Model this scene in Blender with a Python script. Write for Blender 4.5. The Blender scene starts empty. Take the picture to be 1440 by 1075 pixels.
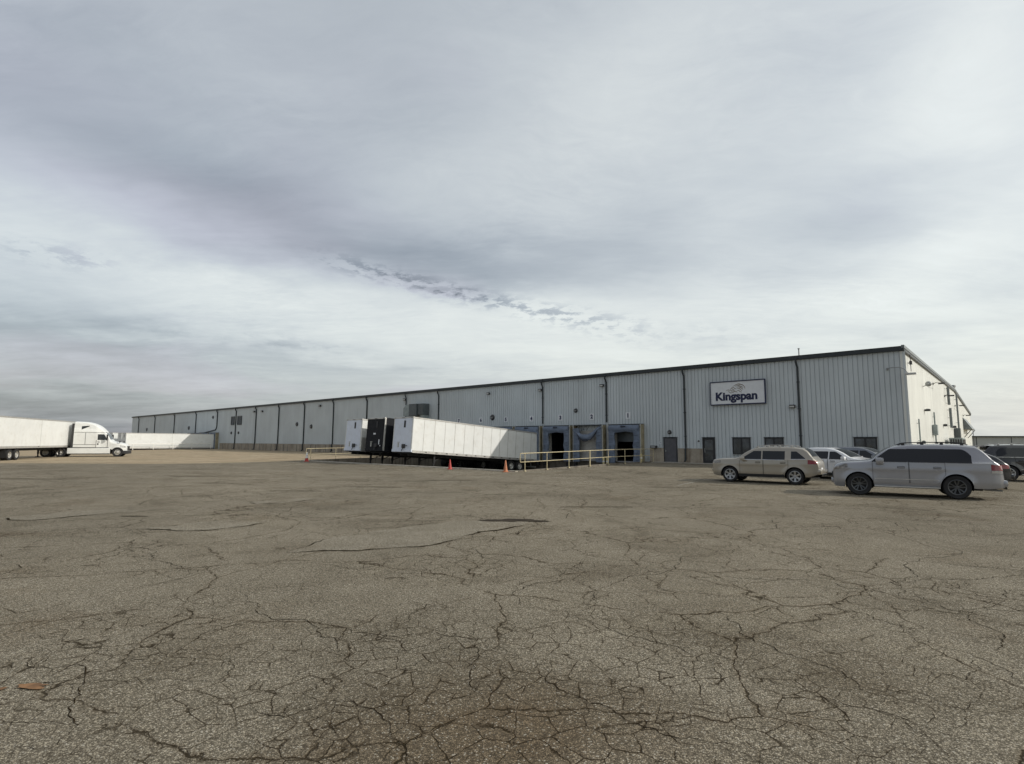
import bpy, bmesh, math, random
from mathutils import Vector, Matrix
from mathutils.geometry import delaunay_2d_cdt
R = math.radians
rnd = random.Random(7)
scn = bpy.context.scene
COL = scn.collection

# ------------------------------------------------------------------ helpers: objects
def link(o, parent=None):
    COL.objects.link(o)
    if parent is not None:
        o.parent = parent
    return o

def tag(o, label=None, cat=None, group=None, kind=None):
    if label: o["label"] = label
    if cat: o["category"] = cat
    if group: o["group"] = group
    if kind: o["kind"] = kind
    return o

def empty(name, loc=(0, 0, 0), rz=0.0, rx=0.0):
    o = bpy.data.objects.new(name, None)
    o.empty_display_size = 0.3
    o.location = loc
    o.rotation_euler = (rx, 0, rz)
    return link(o)

def copy_tree(o, parent=None):
    c = o.copy()
    link(c)
    if parent is not None:
        c.parent = parent
    for ch in list(o.children):
        copy_tree(ch, c)
    return c

class MB:
    """collects shapes, built as one mesh object"""
    def __init__(self):
        self.v = []; self.f = []; self.m = []; self.mi = 0
    def add(self, vs, fs):
        n = len(self.v)
        self.v += [tuple(p) for p in vs]
        self.f += [tuple(i + n for i in f) for f in fs]
        self.m += [self.mi] * len(fs)
        return self
    def box(self, x0, x1, y0, y1, z0, z1):
        vs = [(x, y, z) for z in (z0, z1) for y in (y0, y1) for x in (x0, x1)]
        return self.add(vs, [(0, 2, 3, 1), (4, 5, 7, 6), (0, 1, 5, 4), (2, 6, 7, 3), (0, 4, 6, 2), (1, 3, 7, 5)])
    def rbox(self, x0, x1, y0, y1, z0, z1, b=0.02):
        """box with bevelled edges"""
        bm = bmesh.new()
        bmesh.ops.create_cube(bm, size=1)
        for v in bm.verts:
            v.co = Vector(((x0 + x1) / 2 + v.co.x * (x1 - x0), (y0 + y1) / 2 + v.co.y * (y1 - y0), (z0 + z1) / 2 + v.co.z * (z1 - z0)))
        bmesh.ops.bevel(bm, geom=bm.edges[:], offset=b, segments=2, affect='EDGES', profile=.6)
        bm.verts.index_update()
        self.add([v.co[:] for v in bm.verts], [[v.index for v in f.verts] for f in bm.faces])
        bm.free()
        return self
    def quad(self, a, b, c, d):
        return self.add([a, b, c, d], [(0, 1, 2, 3)])
    def tube(self, pts, r, n=8, cap=True):
        pts = [Vector(p) for p in pts]
        rs = r if isinstance(r, (list, tuple)) else [r] * len(pts)
        vs = []
        up = None
        for i, p in enumerate(pts):
            a = pts[max(i - 1, 0)]; b = pts[min(i + 1, len(pts) - 1)]
            d = (b - a).normalized()
            if up is None:
                up = Vector((0, 0, 1)) if abs(d.z) < .9 else Vector((1, 0, 0))
            s = d.cross(up).normalized(); u = s.cross(d).normalized(); up = u
            for k in range(n):
                t = 2 * math.pi * k / n
                vs.append(p + (s * math.cos(t) + u * math.sin(t)) * rs[i])
        fs = []
        for i in range(len(pts) - 1):
            for k in range(n):
                fs.append((i * n + k, i * n + (k + 1) % n, (i + 1) * n + (k + 1) % n, (i + 1) * n + k))
        if cap:
            fs.append(tuple(range(n))[::-1]); fs.append(tuple((len(pts) - 1) * n + k for k in range(n)))
        return self.add(vs, fs)
    def lathe(self, prof, c, axis='Y', n=24, close=False):
        """prof: list of (radius, offset along the axis)"""
        vs = []
        for (r, o) in prof:
            for k in range(n):
                t = 2 * math.pi * k / n
                a, b = r * math.cos(t), r * math.sin(t)
                if axis == 'Y': vs.append((c[0] + a, c[1] + o, c[2] + b))
                elif axis == 'Z': vs.append((c[0] + a, c[1] + b, c[2] + o))
                else: vs.append((c[0] + o, c[1] + a, c[2] + b))
        fs = []
        m = len(prof)
        for i in range(m if close else m - 1):
            j = (i + 1) % m
            for k in range(n):
                fs.append((i * n + k, j * n + k, j * n + (k + 1) % n, i * n + (k + 1) % n))
        return self.add(vs, fs)
    def build(self, name, mats, parent=None, smooth=False, label=None, angle=35):
        me = bpy.data.meshes.new(name)
        me.from_pydata(self.v, [], self.f)
        mats = mats if isinstance(mats, (list, tuple)) else [mats]
        for m in mats: me.materials.append(m)
        me.polygons.foreach_set("material_index", self.m)
        bm = bmesh.new(); bm.from_mesh(me)
        bmesh.ops.remove_doubles(bm, verts=bm.verts, dist=1e-5)
        bmesh.ops.recalc_face_normals(bm, faces=bm.faces)
        if smooth:
            for f in bm.faces: f.smooth = True
            ca = math.radians(angle)
            for e in bm.edges:
                if len(e.link_faces) == 2 and e.calc_face_angle(0) > ca: e.smooth = False
        bm.to_mesh(me); bm.free()
        o = bpy.data.objects.new(name, me)
        link(o, parent)
        if label: o["label"] = label
        return o

# ------------------------------------------------------------------ helpers: materials
class NT:
    def __init__(self, tree):
        self.t = tree; self.n = tree.nodes; self.l = tree.links
    def put(self, sock, v):
        if isinstance(v, bpy.types.NodeSocket): self.l.new(v, sock)
        elif v is not None:
            try: sock.default_value = v
            except Exception: sock.default_value = tuple(v) + (1.0,)
    def node(self, typ, **kw):
        n = self.n.new(typ)
        for k, v in kw.items(): setattr(n, k, v)
        return n
    def math(self, op, a, b=None, c=None, clamp=False):
        n = self.node('ShaderNodeMath', operation=op); n.use_clamp = clamp
        self.put(n.inputs[0], a)
        if b is not None: self.put(n.inputs[1], b)
        if c is not None: self.put(n.inputs[2], c)
        return n.outputs[0]
    def vmath(self, op, a, b=None, s=None):
        n = self.node('ShaderNodeVectorMath', operation=op)
        self.put(n.inputs[0], a)
        if b is not None: self.put(n.inputs[1], b)
        if s is not None: self.put(n.inputs['Scale'], s)
        return n.outputs[1] if op in ('LENGTH', 'DOT_PRODUCT', 'DISTANCE') else n.outputs[0]
    def noise(self, vec, scale, detail=3, rough=.55, dist=0, col=False):
        n = self.node('ShaderNodeTexNoise')
        self.put(n.inputs['Vector'], vec); n.inputs['Scale'].default_value = scale
        n.inputs['Detail'].default_value = detail; n.inputs['Roughness'].default_value = rough
        n.inputs['Distortion'].default_value = dist
        return n.outputs['Color'] if col else n.outputs['Fac']
    def vor(self, vec, scale, feature='F1', out='Distance', rand=1):
        n = self.node('ShaderNodeTexVoronoi', feature=feature)
        self.put(n.inputs['Vector'], vec); n.inputs['Scale'].default_value = scale
        n.inputs['Randomness'].default_value = rand
        return n.outputs[out]
    def map(self, v, a, b, c=0.0, d=1.0, smooth=True):
        n = self.node('ShaderNodeMapRange'); n.interpolation_type = 'SMOOTHSTEP' if smooth else 'LINEAR'
        self.put(n.inputs[0], v); self.put(n.inputs[1], a); self.put(n.inputs[2], b)
        self.put(n.inputs[3], c); self.put(n.inputs[4], d)
        return n.outputs[0]
    def mix(self, f, a, b, mode='MIX'):
        n = self.node('ShaderNodeMix', data_type='RGBA', blend_type=mode)
        self.put(n.inputs[0], f)
        self.put(n.inputs[6], a if not isinstance(a, tuple) else (*a[:3], 1)); self.put(n.inputs[7], b if not isinstance(b, tuple) else (*b[:3], 1))
        return n.outputs[2]
    def sep(self, v):
        n = self.node('ShaderNodeSeparateXYZ'); self.put(n.inputs[0], v); return n.outputs
    def comb(self, x, y, z):
        n = self.node('ShaderNodeCombineXYZ')
        for i, v in enumerate((x, y, z)): self.put(n.inputs[i], v)
        return n.outputs[0]
    def bump(self, h, strength=.5, dist=.01, normal=None):
        n = self.node('ShaderNodeBump'); self.put(n.inputs['Height'], h)
        n.inputs['Strength'].default_value = strength; n.inputs['Distance'].default_value = dist
        if normal is not None: self.put(n.inputs['Normal'], normal)
        return n.outputs[0]
    def pos(self): return self.node('ShaderNodeNewGeometry').outputs['Position']
    def obj(self): return self.node('ShaderNodeTexCoord').outputs['Object']

def newmat(name):
    m = bpy.data.materials.new(name); m.use_nodes = True
    t = m.node_tree; b = t.nodes['Principled BSDF']
    return m, NT(t), b

def mat(name, col, rough=.6, metal=0, var=.12, vscale=3.0, bump=0, bscale=40, spec=None, coat=0, dirt=None, dirt_amt=0, trans=0, streak=False):
    """principled with gentle mottling so that no surface is perfectly even"""
    m, N, b = newmat(name)
    v = N.obj()
    if streak: v = N.vmath('MULTIPLY', v, (1, 1, .12))
    c = (*col, 1)
    f = N.noise(v, vscale, 4, .6)
    lo = tuple(x * (1 - var) for x in col); hi = tuple(min(1, x * (1 + var)) for x in col)
    cc = N.mix(N.map(f, .3, .7), lo, hi)
    if dirt:
        d = N.noise(v, vscale * 2.3, 5, .65)
        cc = N.mix(N.math('MULTIPLY', N.map(d, .48, .72), dirt_amt), cc, dirt)
    N.put(b.inputs['Base Color'], cc)
    if coat > .6: b.inputs['Roughness'].default_value = rough
    else: N.put(b.inputs['Roughness'], N.map(N.noise(v, vscale * 1.7, 3), .3, .7, max(0, rough - .06), min(1, rough + .06)))
    b.inputs['Metallic'].default_value = metal
    if spec is not None: b.inputs['Specular IOR Level'].default_value = spec
    b.inputs['Coat Weight'].default_value = coat
    b.inputs['Coat Roughness'].default_value = .05
    if bump: N.put(b.inputs['Normal'], N.bump(N.noise(N.obj(), bscale, 3), .5, bump))
    return m

# ------------------------------------------------------------------ site frame
# the warehouse corner; its front wall runs along -ex, the building's depth along +ey
CX, CY = 26.249, 36.950
ROT = R(-41.797)
EX = Vector((math.cos(ROT), math.sin(ROT), 0)); EY = Vector((-math.sin(ROT), math.cos(ROT), 0))
ZB = 0.23
def B(x, y, z=0): return Vector((CX, CY, 0)) + EX * x + EY * y + Vector((0, 0, z))
def BL(wx, wy):
    d = Vector((wx - CX, wy - CY, 0)); return d.dot(EX), d.dot(EY)
def sm(t): t = max(0, min(1, t)); return t * t * (3 - 2 * t)
def gz(wx, wy):
    """the lot rises a little towards the warehouse"""
    lx, ly = BL(wx, wy)
    return .21 * sm((min(ly, 0) + 22) / 19) * (1 - sm((lx - .5) / 4.5))
# ------------------------------------------------------------------ lights, world, camera
def world():
    w = bpy.data.worlds.new("World"); scn.world = w; w.use_nodes = True
    t = w.node_tree; N = NT(t); bg = t.nodes['Background']
    d = N.node('ShaderNodeTexCoord').outputs['Generated']
    d = N.vmath('NORMALIZE', d)
    x, y, z = N.sep(d)
    zz = N.math('MAXIMUM', z, 0.0)
    k = N.math('DIVIDE', 1.0, N.math('ADD', zz, .10))
    p = N.comb(N.math('MULTIPLY', x, k), N.math('MULTIPLY', y, k), 0.0)     # the cloud deck seen from below
    warp = N.noise(p, .55, 4, .55, col=True)
    pw = N.vmath('ADD', p, N.vmath('SCALE', N.vmath('SUBTRACT', warp, (.5, .5, .5)), s=.9))
    az = N.math('ARCTAN2', x, y)
    el = N.math('ARCSINE', z)
    azn = N.math('ADD', az, N.math('MULTIPLY', N.math('SUBTRACT', N.noise(p, .8, 5, .6), .5), .30))
    eln = N.math('ADD', el, N.math('MULTIPLY', N.math('SUBTRACT', N.noise(N.vmath('ADD', p, (7, 3, 1)), .9, 5, .6), .5), .17))
    def blob(a0, e0, sa, se, amp, slope=0.0):
        u = N.math('SUBTRACT', azn, a0)
        v = N.math('SUBTRACT', N.math('SUBTRACT', eln, e0), N.math('MULTIPLY', u, slope))
        q = N.math('ADD', N.math('POWER', N.math('ABSOLUTE', N.math('DIVIDE', u, sa)), 2), N.math('POWER', N.math('ABSOLUTE', N.math('DIVIDE', v, se)), 2))
        return N.math('MULTIPLY', N.math('EXPONENT', N.math('MULTIPLY', q, -1)), amp)
    L = N.math('ADD', .525, N.math('MULTIPLY', az, .09))
    L = N.math('ADD', L, N.math('MULTIPLY', N.map(el, .30, .0), N.map(az, -.5, .4, -.02, .07)))
    big = N.noise(pw, .55, 5, .55)
    L = N.math('ADD', L, N.math('MULTIPLY', N.math('SUBTRACT', big, .5), .26))
    wisp = N.noise(N.vmath('MULTIPLY', pw, (.5, 1.5, 1)), 1.4, 7, .6)
    L = N.math('ADD', L, N.math('MULTIPLY', N.math('SUBTRACT', wisp, .5), .22))
    fine = N.noise(N.vmath('MULTIPLY', pw, (.6, 1.6, 1)), 5.0, 6, .62)
    L = N.math('ADD', L, N.math('MULTIPLY', N.math('SUBTRACT', fine, .5), .10))
    vf = N.noise(N.vmath('MULTIPLY', N.vmath('ADD', pw, (2, 2, 0)), (.8, 1.5, 1)), 14.0, 5, .65, dist=.4)
    L = N.math('ADD', L, N.math('MULTIPLY', N.math('SUBTRACT', vf, .5), N.map(N.noise(pw, .9, 3), .4, .65, .02, .13)))
    for args in BLOBS: L = N.math('ADD', L, blob(*args))
    # rows of small grey puffs
    def puffs(a0, e0, sa, se, slope, amp, sc):
        u = N.math('SUBTRACT', az, a0)
        v = N.math('SUBTRACT', N.math('SUBTRACT', el, e0), N.math('MULTIPLY', u, slope))
        q = N.math('ADD', N.math('POWER', N.math('ABSOLUTE', N.math('DIVIDE', u, sa)), 4), N.math('POWER', N.math('ABSOLUTE', N.math('DIVIDE', v, se)), 2))
        msk = N.math('EXPONENT', N.math('MULTIPLY', q, -1))
        n = N.noise(N.comb(N.math('MULTIPLY', az, 1.0), N.math('MULTIPLY', el, 2.6), 0.0), sc, 5, .62)
        return N.math('MULTIPLY', N.math('MULTIPLY', N.map(n, .46, .60), msk), amp)
    for args in PUFFS: L = N.math('ADD', L, puffs(*args))
    # colour: bright parts faintly warm-green white, dark parts violet grey
    f = N.map(L, .25, .72, 0, 1, smooth=False)
    col = N.mix(f, (.87, .96, 1.085), (.985, 1.02, .985))
    vi = N.noise(N.vmath('ADD', pw, (3, 9, 2)), .5, 3, .5)
    col = N.mix(N.math('MULTIPLY', N.map(vi, .42, .62), N.map(L, .62, .45)), col, (.96, .967, 1.08))
    cloud = N.vmath('SCALE', col, s=L)
    sky = N.node('ShaderNodeTexSky', sky_type='NISHITA'); sky.sun_disc = False
    sky.sun_elevation = SUN_EL; sky.sun_rotation = SUN_AZ
    sky.air_density = 1.3; sky.dust_density = 2.5
    skyc = N.vmath('SCALE', sky.outputs[0], s=.30)
    tot = N.vmath('ADD', N.vmath('SCALE', cloud, s=10.0 * .97), skyc)   # thin blue behind the deck
    N.put(bg.inputs['Color'], tot)
    bg.inputs['Strength'].default_value = .1

SUNL = Vector((.74, .47, .50)).normalized()          # in the building's frame: from the right, a little behind the front wall
SUNW = (EX * SUNL.x + EY * SUNL.y + Vector((0, 0, SUNL.z))).normalized()
SUN_EL = math.asin(SUNW.z); SUN_AZ = math.atan2(SUNW.x, SUNW.y)
# azimuth, elevation, widths, amplitude, slope of the large light and dark passages of the cloud deck
BLOBS = [(-.60, .245, .36, .065, .15, -.12), (-.16, .215, .50, .055, .12, -.08), (.35, .25, .34, .11, .12, .15), (.70, .42, .16, .20, .17, 1.0), (.22, .50, .22, .12, .03, .3),
         (.75, .175, .22, .035, .08, 0), (-.25, .165, .5, .03, .05, -.05),
         (-.56, .385, .36, .060, -.07, -.20), (-.16, .335, .30, .055, -.14, -.15), (.14, .33, .26, .060, -.10, -.05), (-.3, .62, .5, .12, .03, 0), (-.62, .48, .30, .10, -.05, -.2), (.60, .335, .17, .055, -.18, .12),
         (-.66, .14, .26, .028, -.10, -.10), (-.35, .135, .24, .02, -.05, -.1), (-.75, .03, .32, .045, -.17, 0), (-.35, .06, .4, .02, -.03, 0),
         (.25, .62, .4, .10, .05, .4), (-.35, .65, .2, .12, -.04, 0)]
PUFFS = [(-.19, .283, .15, .014, -.17, -.22, 30.0), (.03, .240, .20, .014, -.16, -.22, 32.0), (.12, .212, .16, .016, -.25, -.11, 32.0), (-.70, .255, .06, .016, 0, -.14, 24.0), (-.45, .17, .16, .008, .02, -.08, 12.0), (-.38, .160, .12, .006, .0, -.10, 14.0), (.30, .19, .14, .02, -.05, -.06, 18.0)]
world()

sun = bpy.data.lights.new("sun", 'SUN'); sun.energy = 2.9; sun.angle = R(.8); sun.color = (1, .95, .87)
so = bpy.data.objects.new("sun", sun); link(so); so.location = SUNW * 80
so.rotation_euler = SUNW.to_track_quat('Z', 'Y').to_euler()

cam = bpy.data.cameras.new("camera"); co = bpy.data.objects.new("camera", cam); link(co)
cam.sensor_width = 36; cam.lens = 780 / 1440 * 36; cam.clip_start = .05; cam.clip_end = 9000
co.location = (0, 0, 1.88)
th = math.atan((622.2 - 537.5) / 780)
co.matrix_world = Matrix.Translation((0, 0, 1.88)) @ Matrix.Rotation(math.pi / 2 + th, 4, 'X') @ Matrix.Rotation(.0048, 4, 'Z')
scn.camera = co
scn.view_settings.view_transform = 'Standard'; scn.view_settings.look = 'None'
scn.view_settings.exposure = 0; scn.view_settings.gamma = 1
scn.cycles.max_bounces = 6; scn.cycles.diffuse_bounces = 3; scn.cycles.glossy_bounces = 3
scn.cycles.transparent_max_bounces = 6
scn.cycles.use_denoising = True
scn.cycles.filter_width = 1.5

# ------------------------------------------------------------------ ground materials
def asphalt_mat(name, base=(.335, .298, .228), cracks=True):
    m, N, b = newmat(name)
    P = N.pos()
    x, y, z = N.sep(P)
    P2 = N.comb(x, y, 0.0)
    big = N.noise(P2, .11, 4, .6)
    mid = N.noise(N.vmath('ADD', P2, (11, 5, 0)), .7, 5, .62)
    c = N.mix(N.map(big, .3, .7), tuple(v * .86 for v in base), tuple(v * 1.14 for v in base))
    c = N.mix(N.map(mid, .3, .75), c, N.mix(1.0, c, (.78, .77, .75), 'MULTIPLY'))
    blot = N.noise(N.vmath('ADD', P2, (31, 7, 0)), .28, 7, .7, dist=.6)
    c = N.mix(N.math('MULTIPLY', N.map(blot, .52, .66), .6), c, N.mix(1.0, c, (.55, .53, .50), 'MULTIPLY'))
    lite = N.noise(N.vmath('ADD', P2, (1, 47, 0)), .22, 6, .7, dist=.8)
    c = N.mix(N.math('MULTIPLY', N.map(lite, .56, .66), .5), c, N.mix(1.0, c, (1.25, 1.25, 1.23), 'MULTIPLY'))
    # reddish-brown dirt washed into low spots
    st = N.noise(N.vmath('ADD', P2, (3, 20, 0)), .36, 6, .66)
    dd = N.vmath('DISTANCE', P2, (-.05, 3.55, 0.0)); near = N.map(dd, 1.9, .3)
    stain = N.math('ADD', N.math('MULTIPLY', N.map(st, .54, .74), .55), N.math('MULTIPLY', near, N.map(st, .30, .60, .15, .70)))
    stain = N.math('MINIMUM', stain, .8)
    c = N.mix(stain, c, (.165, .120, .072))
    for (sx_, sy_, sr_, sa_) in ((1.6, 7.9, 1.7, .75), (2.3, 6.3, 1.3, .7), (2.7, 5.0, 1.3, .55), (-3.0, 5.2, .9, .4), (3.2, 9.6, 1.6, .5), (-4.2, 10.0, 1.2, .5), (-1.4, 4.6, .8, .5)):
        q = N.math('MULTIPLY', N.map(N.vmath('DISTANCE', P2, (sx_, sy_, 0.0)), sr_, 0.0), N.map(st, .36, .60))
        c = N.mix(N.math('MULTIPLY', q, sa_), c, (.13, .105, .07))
    # worn stone chips in the binder
    ch = N.vor(P2, 98, 'F1', 'Color'); chd = N.vor(P2, 98, 'F1', 'Distance')
    lum = N.sep(ch)[0]
    v1 = N.map(lum, 0, 1, .50, 1.60, smooth=False)
    c = N.vmath('SCALE', c, s=v1)
    grit = N.noise(P2, 260, 2, .6)
    c = N.vmath('SCALE', c, s=N.map(grit, .3, .7, .72, 1.26))
    mot = N.noise(P2, 34, 4, .7)
    c = N.vmath('SCALE', c, s=N.map(mot, .3, .7, .62, 1.36))
    edge = N.map(chd, .25, .62)
    c = N.mix(N.math('MULTIPLY', edge, .72), c, (.05, .042, .03))
    bright = N.math('GREATER_THAN', lum, .955)
    c = N.mix(N.math('MULTIPLY', bright, .6), c, (.46, .43, .36))
    h = N.math('ADD', N.math('MULTIPLY', N.math('SUBTRACT', 1, chd), .6), N.math('MULTIPLY', grit, .4))
    if cracks:
        wv = N.vmath('SUBTRACT', N.noise(P2, .9, 4, .55, col=True), (.5, .5, .5))
        wv2 = N.vmath('SUBTRACT', N.noise(P2, 6.0, 4, .65, col=True), (.5, .5, .5))
        wv3 = N.vmath('SUBTRACT', N.noise(P2, 45, 2, .6, col=True), (.5, .5, .5))
        Q = N.vmath('ADD', N.vmath('ADD', P2, N.vmath('SCALE', wv, s=.62)), N.vmath('ADD', N.vmath('SCALE', wv2, s=.085), N.vmath('SCALE', wv3, s=.018)))
        wj = N.map(N.noise(P2, 7.0, 4, .7), .3, .72, .35, 1.9)
        def net(vec, scale, w, mask):
            e = N.math('DIVIDE', N.vor(vec, scale, 'DISTANCE_TO_EDGE'), wj)
            ln = N.map(e, w * scale, w * scale * .25)
            return N.math('MULTIPLY', ln, mask), N.math('MULTIPLY', N.map(e, w * scale * 5, 0.0), mask)
        br1 = N.map(N.noise(P2, 1.1, 4), .36, .50)
        m2 = N.map(N.noise(N.vmath('ADD', P2, (9, 1, 0)), .17, 5, .62), .43, .54)
        nearm = N.map(N.vmath('DISTANCE', N.vmath('MULTIPLY', P2, (.62, 1, 1)), (.1, 4.4, 0.0)), N.map(N.noise(N.vmath('ADD', P2, (8, 2, 0)), .8, 4, .6), .25, .75, 1.6, 5.6), .8)
        br2 = N.map(N.noise(N.vmath('ADD', P2, (5, 5, 0)), 2.0, 3), .34, .52)
        k1, h1 = net(Q, .42, .0100, br1)
        k2, h2 = net(N.vmath('ADD', Q, (4, 4, 0)), 1.15, .0074, N.math('MULTIPLY', N.math('MULTIPLY', m2, N.math('SUBTRACT', 1, N.math('MULTIPLY', nearm, .8))), br2))
        m3 = N.map(N.noise(N.vmath('ADD', P2, (2, 15, 0)), .33, 5, .6), .50, .60)
        Q3 = N.vmath('ADD', N.vmath('ADD', P2, N.vmath('SCALE', wv, s=.16)), N.vmath('ADD', N.vmath('SCALE', wv2, s=.05), N.vmath('SCALE', wv3, s=.016)))
        k3, h3 = net(N.vmath('ADD', Q3, (1, 8, 0)), 4.0, .0052, N.math('MULTIPLY', N.math('MAXIMUM', m3, N.map(nearm, .25, 1)), br2))
        k4, h4 = net(N.vmath('ADD', Q, (6, 3, 0)), 7.5, .0030, N.math('MULTIPLY', N.math('MULTIPLY', N.map(nearm, .25, .8), .5), N.map(N.noise(P2, 1.3, 3), .5, .62)))
        k = N.math('MAXIMUM', N.math('MAXIMUM', k1, k2), N.math('MAXIMUM', k3, k4))
        halo = N.math('MAXIMUM', N.math('MAXIMUM', h1, N.math('MULTIPLY', h2, .8)), N.math('MULTIPLY', h3, .6))
        c = N.mix(N.math('MULTIPLY', halo, .26), c, (.10, .070, .040))
        c = N.mix(N.math('MULTIPLY', k, .88), c, (.024, .017, .008))
        h = N.math('SUBTRACT', h, N.math('MULTIPLY', k, 1.4))
    N.put(b.inputs['Base Color'], c)
    b.inputs['Roughness'].default_value = .92; b.inputs['Specular IOR Level'].default_value = .06
    N.put(b.inputs['Normal'], N.bump(h, .8, .006))
    return m

def dirt_mat(name, a, bcol, grass=0.0):
    m, N, b = newmat(name)
    P = N.pos()
    n1 = N.noise(P, .18, 6, .62); n2 = N.noise(P, 1.6, 6, .65); n3 = N.noise(P, 25, 4, .7)
    c = N.mix(N.map(n1, .35, .65), a, bcol)
    c = N.mix(N.map(n2, .4, .75), c, tuple(v * .74 for v in a))
    c = N.vmath('SCALE', c, s=N.map(n3, .3, .7, .72, 1.25))
    if grass:
        g = N.noise(N.vmath('MULTIPLY', P, (1, 1, 1)), .35, 7, .7)
        c = N.mix(N.math('MULTIPLY', N.map(g, .46, .6), grass), c, (.135, .115, .06))
    N.put(b.inputs['Base Color'], c); b.inputs['Roughness'].default_value = .95
    b.inputs['Specular IOR Level'].default_value = .1
    N.put(b.inputs['Normal'], N.bump(N.math('ADD', n3, N.math('MULTIPLY', n2, 2)), .7, .03))
    return m

def concrete_mat(name, col, stain=.5, brown=(.12, .10, .07)):
    m, N, b = newmat(name)
    P = N.pos()
    n1 = N.noise(P, .9, 6, .65); n2 = N.noise(P, 14, 5, .7)
    st = N.noise(N.vmath('MULTIPLY', P, (1, 1, .15)), 2.2, 5, .65)
    c = N.mix(N.map(n1, .3, .7), tuple(v * .8 for v in col), tuple(v * 1.12 for v in col))
    c = N.vmath('SCALE', c, s=N.map(n2, .3, .7, .85, 1.12))
    c = N.mix(N.math('MULTIPLY', N.map(st, .45, .7), stain), c, brown)
    N.put(b.inputs['Base Color'], c); b.inputs['Roughness'].default_value = .88
    N.put(b.inputs['Normal'], N.bump(n2, .5, .006))
    return m

def wall_mat(name, col, streaks=.05):
    """painted steel sheet: very light vertical runs and panel to panel differences"""
    m, N, b = newmat(name)
    P = N.obj(); x, y, z = N.sep(P)
    run = N.noise(N.comb(N.math('MULTIPLY', x, 2.3), N.math('MULTIPLY', y, 2.3), N.math('MULTIPLY', z, .16)), 1.5, 5, .6)
    big = N.noise(P, .25, 4, .6)
    pan = N.node('ShaderNodeTexWhiteNoise', noise_dimensions='1D')
    N.put(pan.inputs['W'], N.math('FLOOR', N.math('DIVIDE', N.math('ADD', x, y), .915)))
    c = N.mix(N.map(run, .4, .75), col, tuple(v * (1 - streaks) for v in col))
    c = N.vmath('SCALE', c, s=N.map(big, .3, .7, .94, 1.05))
    c = N.vmath('SCALE', c, s=N.map(pan.outputs['Value'], 0, 1, .965, 1.03, smooth=False))
    low = N.math('MULTIPLY', N.map(z, 1.3, .1), N.map(N.noise(P, 3, 5, .7), .4, .7))
    c = N.mix(N.math('MULTIPLY', low, .3), c, (.25, .21, .15))
    N.put(b.inputs['Base Color'], c); b.inputs['Roughness'].default_value = .45
    b.inputs['Specular IOR Level'].default_value = .4
    N.put(b.inputs['Normal'], N.bump(N.noise(P, 1.3, 3), .25, .02))
    return m

def fence_cracks():
    pass

M = {}
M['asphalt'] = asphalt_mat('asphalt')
M['patch'] = asphalt_mat('patch asphalt', (.385, .35, .275), cracks=False)
M['dirt'] = dirt_mat('yard dirt', (.36, .285, .19), (.42, .345, .24), .35)
M['field'] = dirt_mat('dry field', (.27, .22, .13), (.34, .28, .17), .6)
M['grass'] = mat('dry grass', (.20, .165, .09), .95, var=.4, vscale=2)
M['concrete'] = concrete_mat('concrete', (.36, .335, .285))
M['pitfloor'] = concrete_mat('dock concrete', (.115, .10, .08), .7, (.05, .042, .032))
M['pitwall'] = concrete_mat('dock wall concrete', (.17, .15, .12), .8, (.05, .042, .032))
M['basewall'] = concrete_mat('concrete base', (.36, .315, .25), .75, (.15, .115, .08))
M['curb'] = concrete_mat('curb', (.46, .43, .36), .6)
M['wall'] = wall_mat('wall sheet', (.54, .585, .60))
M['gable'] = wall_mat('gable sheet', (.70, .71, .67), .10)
M['trim'] = mat('dark trim', (.028, .036, .042), .45, .0)
M['spout'] = mat('downspout', (.020, .026, .030), .5)
M['roof'] = mat('roof sheet', (.42, .43, .42), .5, .2)
M['raketrim'] = mat('rake trim', (.15, .17, .175), .4)
M['black'] = mat('black rubber', (.013, .013, .014), .75)
M['tyre'] = mat('tyre', (.018, .018, .019), .85, bump=.003, bscale=60)
M['under'] = mat('underbody', (.012, .012, .013), .8)
M['glass'] = mat('tinted glass', (.010, .012, .014), .06, spec=.5, var=.05)
M['wglass'] = mat('window glass', (.06, .07, .078), .08, spec=.6, var=.5, vscale=1.2)
M['frame'] = mat('dark frame', (.018, .019, .022), .5)
M['door'] = mat('steel door', (.085, .085, .095), .55)
M['chrome'] = mat('chrome', (.62, .62, .62), .16, 1.0)
M['alloy'] = mat('alloy', (.42, .43, .44), .3, .85)
M['darkalloy'] = mat('dark alloy', (.11, .115, .12), .32, .85)
M['beige'] = mat('champagne paint', (.37, .335, .275), .28, .4, var=.015, coat=.9)
M['silver'] = mat('silver paint', (.34, .345, .365), .26, .5, var=.015, coat=.9)
M['white'] = mat('white paint', (.74, .75, .76), .35, 0, var=.03, coat=.7)
M['greycar'] = mat('grey paint', (.17, .18, .20), .3, .6, var=.05, coat=.8)
M['blackcar'] = mat('black paint', (.014, .015, .018), .25, 0, var=.05, coat=1)
M['headlens'] = mat('head lamp glass', (.22, .20, .18), .1, .2, coat=.8, var=.5, vscale=9)
M['redlamp'] = mat('red lens', (.20, .008, .012), .2, coat=.6)
M['clearlamp'] = mat('clear lens', (.55, .55, .54), .12, .3, coat=.6)
M['plastic'] = mat('dark plastic', (.03, .03, .031), .65)
M['trwhite'] = mat('trailer white', (.71, .72, .70), .45, 0, var=.035, vscale=.8, dirt=(.42, .38, .30), dirt_amt=.20, coat=.1)
M['trnose'] = mat('trailer nose', (.70, .75, .84), .45, 0, var=.04, vscale=1, dirt=(.40, .38, .34), dirt_amt=.2)  # white nose, with the bluish cast of its shaded face put into the colour
M['trrail'] = mat('trailer rail', (.50, .49, .46), .45, .5, var=.1)
M['trblack'] = mat('trailer black', (.008, .009, .012), .6, spec=.2)
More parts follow.
